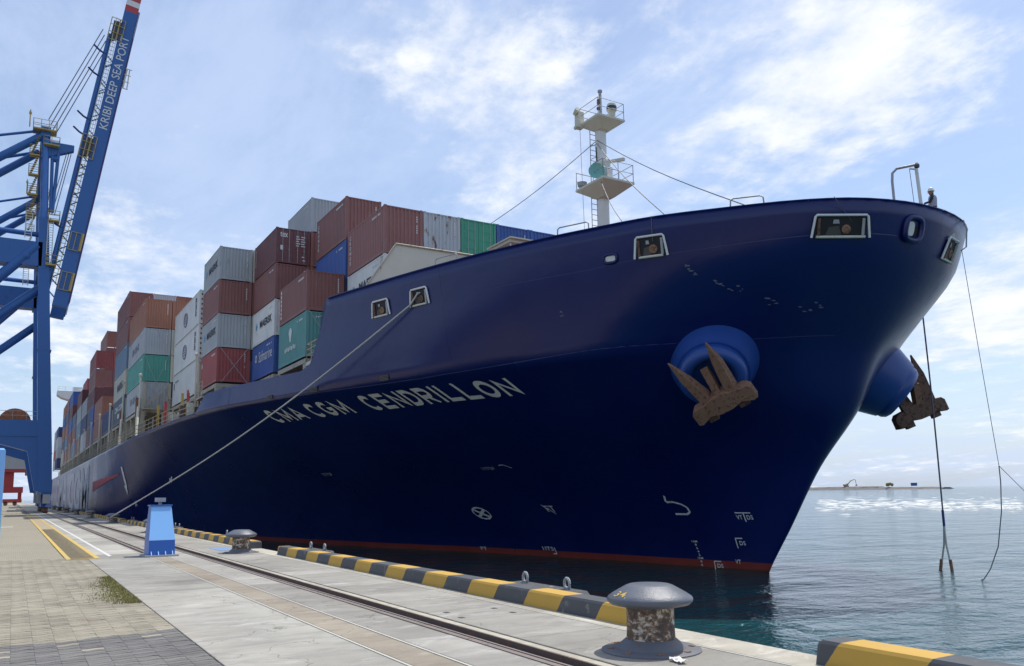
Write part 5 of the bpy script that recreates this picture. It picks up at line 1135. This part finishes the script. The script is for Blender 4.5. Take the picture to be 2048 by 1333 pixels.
# boom, raised: main girders, top chord, lattice, walkways
B0 = Vector((0, 3.05, 27.0)); B1 = Vector((0, 10.4, 74.0)); BD = (B1 - B0).normalized(); BN = Vector((0, BD.z, -BD.y)); BL = (B1 - B0).length
def bpt(x, s_, o): return Vector((x, 0, 0)) + B0 + BD * s_ + BN * o
def bar_poly(x0, x1, s0, s1, o0, o1):
    q = MB(); q.add([bpt(x, s_, o) for x in (x0, x1) for s_, o in ((s0, o0), (s1, o0), (s1, o1), (s0, o1))], [(0, 1, 2, 3), (7, 6, 5, 4), (0, 4, 5, 1), (1, 5, 6, 2), (2, 6, 7, 3), (3, 7, 4, 0)]); return q
g1 = None
for x0 in (-117.0, -124.6):
    o = cp(bar_poly(x0, x0 - 1.1, -.9, 41.6, .0, 1.68), 'boom_girder', M_crane); g1 = g1 or o
    for i, (s0, s1, m_) in enumerate(((41.6, 42.5, M_redband), (42.5, 43.3, M_whiteband), (43.3, BL, M_redband))): cp(bar_poly(x0, x0 - 1.1, s0, s1, .0, 1.68), 'boom_tip_band', m_)
    q = MB(); q.add([bpt(x0 + .03, -.6, 1.68), bpt(x0 + .03, 42, 1.68), bpt(x0 + .03, 42, 1.80), bpt(x0 + .03, -.6, 1.80)], [(0, 1, 2, 3)]); q.path([bpt(x0 + .05, -.3, 1.86), bpt(x0 + .05, 42, 1.86)], .045, 6); cp(q, 'trolley_rail', mat('rail_purple', (.05, .04, .16), .5))
    q = MB(); q.path([bpt(x0 - .4, 1.5, -1.02), bpt(x0 - .4, 37.5, -.98)], .30, 12); cp(q, 'boom_chord', M_crane, ang=50)
    for i in range(18):
        s_ = 2.5 + i * 2; q = MB(); q.path([bpt(x0 - .4, s_, -.8), bpt(x0 - .4, s_ + (0.7 if i % 2 else -.7), 0)], .09, 6); cp(q, 'lattice_bar', M_crane)
q = MB(); 
for i in range(34):
    s_ = 20 + i * .58; q.path([bpt(-116.95, s_, -.68), bpt(-116.95, s_, -.08)], .05, 4)
q.path([bpt(-116.93, 19.5, -.65), bpt(-116.93, 40, -.65)], .05, 4); q.path([bpt(-116.93, 19.5, -.12), bpt(-116.93, 40, -.12)], .05, 4); q.path([bpt(-116.93, 19.5, -.38), bpt(-116.93, 40, -.38)], .04, 4); cp(q, 'boom_walkway', M_cream)
q = MB()
for i in range(30): s_ = 2 + i * .58; q.path([bpt(-116.95, s_, -.68), bpt(-116.95, s_, -.08)], .05, 4)
q.path([bpt(-116.93, 2, -.65), bpt(-116.93, 19.5, -.65)], .05, 4); q.path([bpt(-116.93, 2, -.2), bpt(-116.93, 19.5, -.2)], .05, 4); cp(q, 'boom_walkway', M_craneyel)
for s_ in (9.2, 22.3, 24.6, 31.0, 34.4): q = MB(); q.path([bpt(-117.2, s_, -.9), bpt(-117.2, s_ + .25, -1.7), bpt(-117.2, s_ + .75, -2.5)], .13, 6); cp(q, 'boom_hook_arm', mat('dark_blue_arm', (.012, .04, .16), .5))
for s_ in (1.2, 6.6):
    q = MB(); 
    for a, c in ((0, 0), (2.4, 0)): q.path([bpt(-116.8, s_ + a, .2), bpt(-116.8, s_ + a, 1.4)], .05, 5)
    for o_ in (.2, .8, 1.4): q.path([bpt(-116.8, s_, o_), bpt(-116.8, s_ + 2.4, o_)], .05, 5)
    q.path([bpt(-116.6, s_, 1.55), bpt(-116.6, s_ + 2.4, 1.55)], .13, 6); cp(q, 'service_basket', M_craneyel)
for s_ in (19.2, 36.6):
    q = MB(); q.b2(-116.9, -118.2, 0, 0, 0, 0) if False else None
    for o_ in (-1.2, -.2, .5): q.path([bpt(-116.8, s_, o_), bpt(-116.8, s_ + 3.2, o_)], .06, 5)
    for a in (0, 1.1, 2.2, 3.2): q.path([bpt(-116.8, s_ + a, -1.2), bpt(-116.8, s_ + a, .5)], .05, 5)
    cp(q, 'sheave_cage', M_craneyel); q = MB(); q.add([bpt(-116.9, s_ + .3, -.9), bpt(-116.9, s_ + 2.9, -.9), bpt(-116.9, s_ + 2.9, .2), bpt(-116.9, s_ + .3, .2)], [(0, 1, 2, 3)]); q.path([bpt(-117.1, s_ + .3, -.4), bpt(-117.1, s_ + 2.9, -.4)], .3, 8); cp(q, 'sheave', M_darkgap)
q = MB(); q.path([bpt(-116.7, 30.3, 2.0), bpt(-116.7, 33.2, 2.0)], .1, 5); q.path([bpt(-116.7, 30.3, 2.5), bpt(-116.7, 33.2, 2.3)], .08, 5)
for a in (30.3, 31.3, 32.3, 33.2): q.path([bpt(-116.7, a, 1.8), bpt(-116.7, a, 2.6)], .06, 5)
cp(q, 'boom_inspection_cage', M_cream)
vv, f_, asp = text_mesh('KRIBI DEEP SEA PORT', 1, .004)
q = MB(); q.add([bpt(-116.97, 23.9 + p[0] * 13.9, 1.36 - p[1] * 1.02) for p in vv], f_); q.build('lettering', M_letter_w, g1, fix=False)
# forestay ropes, apex strut, posts
for k in range(4):
    q = MB(); q.path([(-117.2 - k * .35, 1.3 + k * .28, 50.4 - k * .5), (-117.2 - k * .35, 7.0 + k * .22, 64.6 - k * .6)], .06, 5); cp(q, 'forestay_rope', M_cable)
for k in range(3): q = MB(); q.path([(-117.4 - k * .3, 3.6 + k * .25, 46.6), (-117.4 - k * .3, 2.0 + k * .3, 38.0)], .05, 5); cp(q, 'hoist_rope', M_cable)
q = MB(); q.prism([(1.2, 47.6), (4.4, 47.6), (4.4, 46.9), (1.6, 45.6)], (-117.4, 0, 0), (0, 1, 0), (0, 0, 1), (-.9, 0, 0)); cp(q, 'apex_strut', M_crane)
for y0, y1 in ((1.95, 2.15), (2.65, 2.35)): q = MB(); q.tube((-117.5, y0, 46.6), (-117.5, y1, 38.2), .2, n=8); cp(q, 'apex_post', M_crane, ang=50)
q = MB(); q.tube((-117.6, 1.9, 45.4), (-117.6, 2.7, 45.4), .42, n=12); cp(q, 'sheave', M_crane)
# yellow platforms and stairs on the mast
def platform(x0, x1, y0, y1, z, h=1.15):
    q = MB(); q.b2(x0, x1, y0, y1, z - .16, z); railing(q, [(x0, y0, z), (x0, y1, z), (x1, y1, z), (x1, y0, z), (x0, y0, z)], h, .04, (.5,), 1.0); cp(q, 'access_platform', M_craneyel)
for xo in (0, -27):
    platform(-118.6 + xo, -116.6 + xo, -.35, 2.3, 48.9); platform(-118.2 + xo, -116.6 + xo, .9, 2.7, 47.0, 1.0)
    for k in range(4):
        zz = 37.6 + k * 2.6; platform(-117.8 + xo, -116.9 + xo, -.55, .55, zz, 1.2)
        q = MB()
        for i in range(9): f = i / 8; q.b2(-117.6 + xo, -117.0 + xo, (-.3 + .7 * f) - .14, (-.3 + .7 * f) + .14, zz + .15 + 2.3 * f, zz + .20 + 2.3 * f)
        cp(q, 'stair_flight', M_craneyel)
    platform(-118 + xo, -116.5 + xo, 1.95, 3.2, 37.0); platform(-118 + xo, -116.5 + xo, 1.95, 3.1, 31.2)
    q = MB(); q.tube((-117 + xo, -.75, 48.9), (-117 + xo, -.75, 51.2), .07, n=6); q.b2(-117.1 + xo, -116.9 + xo, -.9, -.6, 50.6, 50.9); cp(q, 'warning_lamp', M_craneyel)
    q = MB(); ladder(q, (-116.9 + xo, 2.25, 0), 31.2, 37, .6, (0, 1, 0), .05); cp(q, 'ladder', M_cream)
    q = MB(); ladder(q, (-116.9 + xo, -.15, 0), 34.3, 37.6, .7, (0, 1, 0), .05); cp(q, 'ladder', M_cream)

# red mobile harbour crane far along the quay
rc = thing('harbour_crane', 'distant red and grey mobile harbour crane beyond the gantry leg', 'crane', (-300, -4, 0))
q = MB(); q.b2(-6, 6, -6, 6.4, 0.9, 2.0); q.build('chassis', M_redcrane, rc)
for k in range(5): q = MB(); q.tube((6.0, -5 + k * 2.4, .62), (5.2, -5 + k * 2.4, .62), .6, n=14); q.build('wheel', M_rustdark, rc)
q = MB(); q.b2(-2, 2, -5, 6.6, 3.9, 5.7); q.build('lower_platform', M_redcrane, rc)
q = MB(); q.b2(-1.4, 1.4, 5.3, 6.3, 2.0, 3.9); q.b2(-1.4, 1.4, -4, -3, 2.0, 3.9); q.build('support_leg', M_redcrane, rc)
q = MB(); q.b2(-1.6, 1.6, .8, 4.0, 5.7, 10.2); q.build('tower', M_redcrane, rc)
q = MB(); q.b2(-3, 3, -6, 7.9, 10.2, 11.2); q.b2(-1, 1, 6.9, 7.7, 9.2, 10.2); q.build('upper_platform', M_redcrane, rc)
q = MB(); q.b2(-3, 3, -3, 7.3, 11.2, 15.2); q.build('machine_house', M_greycrane, rc)
q = MB(); q.b2(-3.2, 3.2, -3.2, 7.5, 15.2, 16.2); q.build('house_roof', M_redcrane, rc)

# ------------------------------------------------------------------ mooring lines
def rope(name, pts, r, m_, label, n=8, group=None):
    q = MB(); q.path(pts, r, n); return tag(autosmooth(q.build(name, m_), 80), label, 'rope', group)
A = rf[0] + rf[3] * .12 + rf[2] * .12; Bp = Vector((-62.2, 5.72, .40)); Bc = Vector((-62.6, 5.92, .38)); pts = [rf[0] + rf[3] * -.1 + rf[2] * .22 + rf[1] * .1, rf[0] + rf[3] * .10 + rf[2] * .18]
for i in range(31):
    f = i / 30; p = (rf[0] + rf[3] * .16 + rf[2] * -.30 + rf[1] * -.55).lerp(Bp, f); p.z -= .75 * math.sin(math.pi * f) * (1 - .3 * f); pts.append(p)
pts += [Bc + Vector((.31 * math.cos(t), .31 * math.sin(t), .02 * math.sin(t))) for t in [-.55 + i * .55 for i in range(11)]]
mr_ = rope('mooring_rope', pts, .042, M_rope, 'pale mooring rope running from the forecastle down to a quay bollard')
q = MB(); p = pts[24]; 
for dz in ((.35, .3), (-.28, .22)): q.path([p, p + Vector((dz[0], 0, dz[1])), p + Vector((dz[0] * 1.2, 0, dz[1] - .35))], .02, 5)
q.build('lashing_tail', M_rope, mr_)
st = Vector((-17.75, 31.2, 10.62))
e0 = Vector((-20.0, 32.2, 7.9)); e1 = Vector((-21.4, 35.0, 0)); k0 = Vector((-21.6, 35.2, -.2))
br_ = rope('bow_line', [Vector((-22.55, 36.0, 10.5))] + [Vector((-22.5, 36.12, 10.35)).lerp(Vector((-21.9, 35.5, .0)), i / 10) + Vector((.04 * math.sin(math.pi * i / 10), 0, 0)) for i in range(11)], .035, M_rope_dark, 'dark bow line hanging from the far bow into the water')
for k, s in enumerate((-1, 1)):
    q = MB(); q.path([(-21.9, 35.5, .0), (-21.92 + s * .05, 35.5, -.9), (-21.96 + s * .20, 35.52, -1.7), (-22.0 + s * .28, 35.55, -2.2)], .04, 6); q.build('rope_tail', M_rope, br_)
    q = MB(); q.path([(-21.96 + s * .20, 35.52, -1.55), (-22.0 + s * .28, 35.55, -2.15)], .07, 8); q.build('rope_shackle', M_rust, br_)
q = MB(); q.path([(-21.93, 35.53, .6), (-21.9, 35.5, -.1)], .055, 8); q.build('whipping', mat('blue_whipping', (.03, .05, .2), .8), br_)
def at_y(px, py, Y):
    d = cr * ((px - 1024) / 1646.8) - cu * ((py - 768) / 1646.8) + cf; t = Y / d.y; return Vector((0, 0, 1.65)) + d * t
K = Vector((-16.83, 31, 2.37)); 
rope('heaving_line', [Vector((-17.6, 31.2, 10.75)).lerp(K, i / 6) - Vector((0, 0, .12 * math.sin(math.pi * i / 6))) for i in range(7)] + [K.lerp(Vector((-13.2, 31.2, -1.9)), i / 6) for i in range(1, 7)], .012, M_thinline, 'thin heaving line slanting from the stem past the knot to the right edge', 5)
rope('messenger_line', [K, K + Vector((-.02, .05, -.6)), Vector((-17.0, 31.2, 0.7)), Vector((-17.4, 31.5, -.6)), Vector((-18.1, 32.1, -1.5)), Vector((-18.9, 33.0, -2.0)), Vector((-19.4, 33.5, -2.12))], .02, M_thinline, 'thin dark line hanging in a curve from the knot to the water', 5)

# ------------------------------------------------------------------ person on the bow
def person(loc, rz):
    t = thing('person', 'person in a white helmet and dark overalls standing at the bow rail', 'person', loc); t.rotation_euler.z = rz
    J = dict(pel=(0, 0, .95), spi=(0, .01, 1.15), che=(.01, .02, 1.38), nec=(.02, .02, 1.50), hed=(.04, .02, 1.60), top=(.05, .02, 1.72))
    verts = []; edges = []; rad = []
    def V(p, r): verts.append(p); rad.append(r); return len(verts) - 1
    pel = V(J['pel'], (.16, .12)); spi = V(J['spi'], (.16, .12)); che = V(J['che'], (.18, .125)); nec = V((.01, .01, 1.50), (.06, .06)); edges += [(pel, spi), (spi, che), (che, nec)]
    hd = V((.02, .01, 1.58), (.085, .08)); tp = V((.03, .01, 1.68), (.09, .085)); edges += [(nec, hd), (hd, tp)]
    for s in (-1, 1):
        h = V((0, s * .10, .90), (.10, .10)); k = V((.03, s * .11, .50), (.07, .07)); a = V((0, s * .11, .09), (.05, .05)); f = V((.16, s * .12, .04), (.045, .035)); edges += [(pel, h), (h, k), (k, a), (a, f)]
        sh = V((.01, s * .19, 1.42), (.075, .07)); e = V((.12, s * .25, 1.18), (.052, .052)); w = V((.33, s * .19, 1.16), (.04, .035)); edges += [(che, sh), (sh, e), (e, w)]
    me = bpy.data.meshes.new('body'); me.from_pydata(verts, edges, []); o = link('body', me, t); me.materials.append(M_overall)
    sk = o.modifiers.new('skin', 'SKIN'); sv = me.skin_vertices[0].data
    for i, r in enumerate(rad): sv[i].radius = r; sv[i].use_root = (i == 0)
    sb = o.modifiers.new('sub', 'SUBSURF'); sb.levels = 2; sb.render_levels = 2
    q = MB(); q.lathe([(.0, -.13), (.05, -.125), (.078, -.07), (.088, 0), (.086, .06), (.06, .11), (0, .125)], (.035, .01, 1.63), n=16); hd_ = autosmooth(q.build('head', M_skin, t), 80)
    q = MB(); q.lathe([(.02, 0), (.014, .03), (0, .04)], (.12, .01, 1.62), (1, 0, -.3), 8); q.build('nose', M_skin, hd_)
    for s in (-1, 1): q = MB(); q.lathe([(.014, 0), (0, .012)], (.108, .01 + s * .035, 1.65), (1, 0, 0), 8); q.build('eye', M_navydark, hd_); q = MB(); q.lathe([(.025, 0), (.02, .02), (0, .024)], (.03, .01 + s * .083, 1.63), (0, s, 0), 8); q.build('ear', M_skin, hd_)
    q = MB(); q.lathe([(.135, 1.672), (.13, 1.682), (.112, 1.69), (.112, 1.73), (.095, 1.79), (.055, 1.825), (0, 1.835)], (.035, .01, 0), n=20); autosmooth(q.build('helmet', M_helmet, t), 50)
    q = MB(); q.lathe([(.185, 1.02), (.19, 1.2), (.205, 1.36), (.17, 1.46)], (0, .01, 0), n=16); ve = autosmooth(q.build('vest', M_vest, t), 60); ve.scale = (.78, 1, 1)
    for s in (-1, 1):
        q = MB(); w0 = Vector((.35, s * .19, 1.15)); q.box(w0 + Vector((.045, 0, 0)), (.09, .035, .075))
        for i in range(4): c = w0 + Vector((.085, 0, .03 - i * .02)); q.path([c, c + Vector((.045, -s * .012, -.01)), c + Vector((.06, -s * .035, -.03))], .009, 6)
        q.path([w0 + Vector((.02, -s * .01, .035)), w0 + Vector((.06, -s * .04, .05))], .011, 6); autosmooth(q.build('hand', M_skin, t), 50)
    return t
q = MB(); q.b2(-18.5, -17.7, 29.6, 31.0, 11.15, 11.46); sp(q, 'bow_step', M_galv)
person((-18.05, 30.28, 11.47), math.radians(215))

# ------------------------------------------------------------------ far mole with machines, breaking waves
mole = MB(); mr3 = random.Random(9); P0 = Vector((-1180, 1370, WZ)); P1 = Vector((-745, 1225, WZ)); nseg = 90; d = (P1 - P0); dn = Vector((-d.y, d.x, 0)).normalized(); vs = []
for i in range(nseg + 1):
    f = i / nseg; c = P0 + d * f; top = 5.4 if f < .66 else 4.2 - (f - .66) * 4.5
    for o_, z in ((-16, -1), (-9, top * .55), (-5, top), (5, top), (9, top * .55), (16, -1)): vs.append(c + dn * (o_ + mr3.uniform(-1, 1)) + Vector((0, 0, z + mr3.uniform(-.5, .5))))
mole.add(vs, [(6 * i + j, 6 * i + 6 + j, 6 * i + 7 + j, 6 * i + 1 + j) for i in range(nseg) for j in range(5)] + [tuple(range(6 * nseg, 6 * nseg + 6))]); struct(mole.build('rock_mole', M_rock))
ex = thing('excavator', 'tiny excavator with raised arm on the far rock mole', 'excavator', (-985, 1305, 3.2)); 
U = Vector((.51, .86, 0)); 
def EP(a, z, d_=0): return U * a + Vector((0, 0, z)) + Vector((.86, -.51, 0)) * d_
q = MB(); q.beam(EP(-4, .8, -1.5), EP(4, .8, -1.5), 1, 1.6); q.beam(EP(-4, .8, 1.5), EP(4, .8, 1.5), 1, 1.6); q.build('track', M_rustdark, ex)
q = MB(); q.beam(EP(-5.5, 3.2), EP(3, 3.2), 4, 3); q.beam(EP(.5, 5.2), EP(3, 5.2), 2.5, 2); q.build('cab', M_machine, ex)
q = MB(); q.path([EP(2, 4), EP(8, 11), EP(14, 13)], [.9, .8, .6], 6); q.path([EP(14, 13.5), EP(17, 12.5), EP(18, 4)], [.6, .6, .4], 6); q.build('arm', M_machine, ex)
q = MB(); q.beam(EP(17, 2.5), EP(19.5, 3.5), 2, 2); q.build('bucket', M_rustdark, ex)
tk = thing('dump_truck', 'tiny brown dump truck standing on the far rock mole', 'truck', (-868, 1262, 3.2)); q = MB(); q.beam(EP(-6, 2.2), EP(2, 2.2), 4, 2.2); q.prism([(-7, 3.3), (2, 3.3), (1, 6.2), (-6, 5.4)], (0, 0, 0), U, (0, 0, 1), (3.4, -2, 0)); q.build('tipper_body', M_machine, tk); q = MB(); q.beam(EP(2.5, 3), EP(5.5, 3), 4, 3.6); q.build('cab', M_machine, tk)
q = MB()
for a in (-4.5, -2.5, 4): q.tube(EP(a, 1, -2), EP(a, 1, 2), 1.1, n=10)
q.build('wheel_axle', M_rustdark, tk)
bt = thing('site_hut', 'tiny blue site hut at the end of the mole road', 'hut', (-815, 1248, 3.2)); q = MB(); q.beam(EP(-4, 2.2), EP(4, 2.2), 5, 4.4); q.build('wall', M_machine_b, bt); q = MB(); q.beam(EP(-4.4, 4.7), EP(4.4, 4.7), 6, .5); q.build('roof', M_machine_b, bt)
fm = MB(); fr = random.Random(4)
for k in range(330):
    if k < 300: a = fr.gauss(0, 1); px, py = 1640 + fr.random() * 400, 1008 + fr.gauss(0, 5) - (0 if fr.random() < .75 else 7)
    else: px, py = 1700 + fr.gauss(80, 50), 1006 + fr.gauss(0, 4)
    d_ = cr * ((px - 1024) / 1646.8) - cu * ((py - 768) / 1646.8) + cf
    if d_.z > -.008: continue
    t_ = (WZ + .3 - 1.65) / d_.z; p = Vector((0, 0, 1.65)) + d_ * t_
    if p.y > 900 or p.y < 60: continue
    l = fr.uniform(.8, 4.2) * t_ / 190; h = fr.uniform(.04, .16); w = l * .22; a = cr * l * .5; c_ = Vector((-.86, .51, 0)) * w * .5; p.z = WZ + .02
    fm.add([p - a, p - c_, p + a, p + c_, p + Vector((0, 0, h)) + a * fr.uniform(-.4, .4)], [(0, 1, 4), (1, 2, 4), (2, 3, 4), (3, 0, 4)])
tag(fm.build('breaking_waves', M_foam, smooth=True), 'line of white breaking waves on the sea behind the bow', 'waves', kind='stuff')
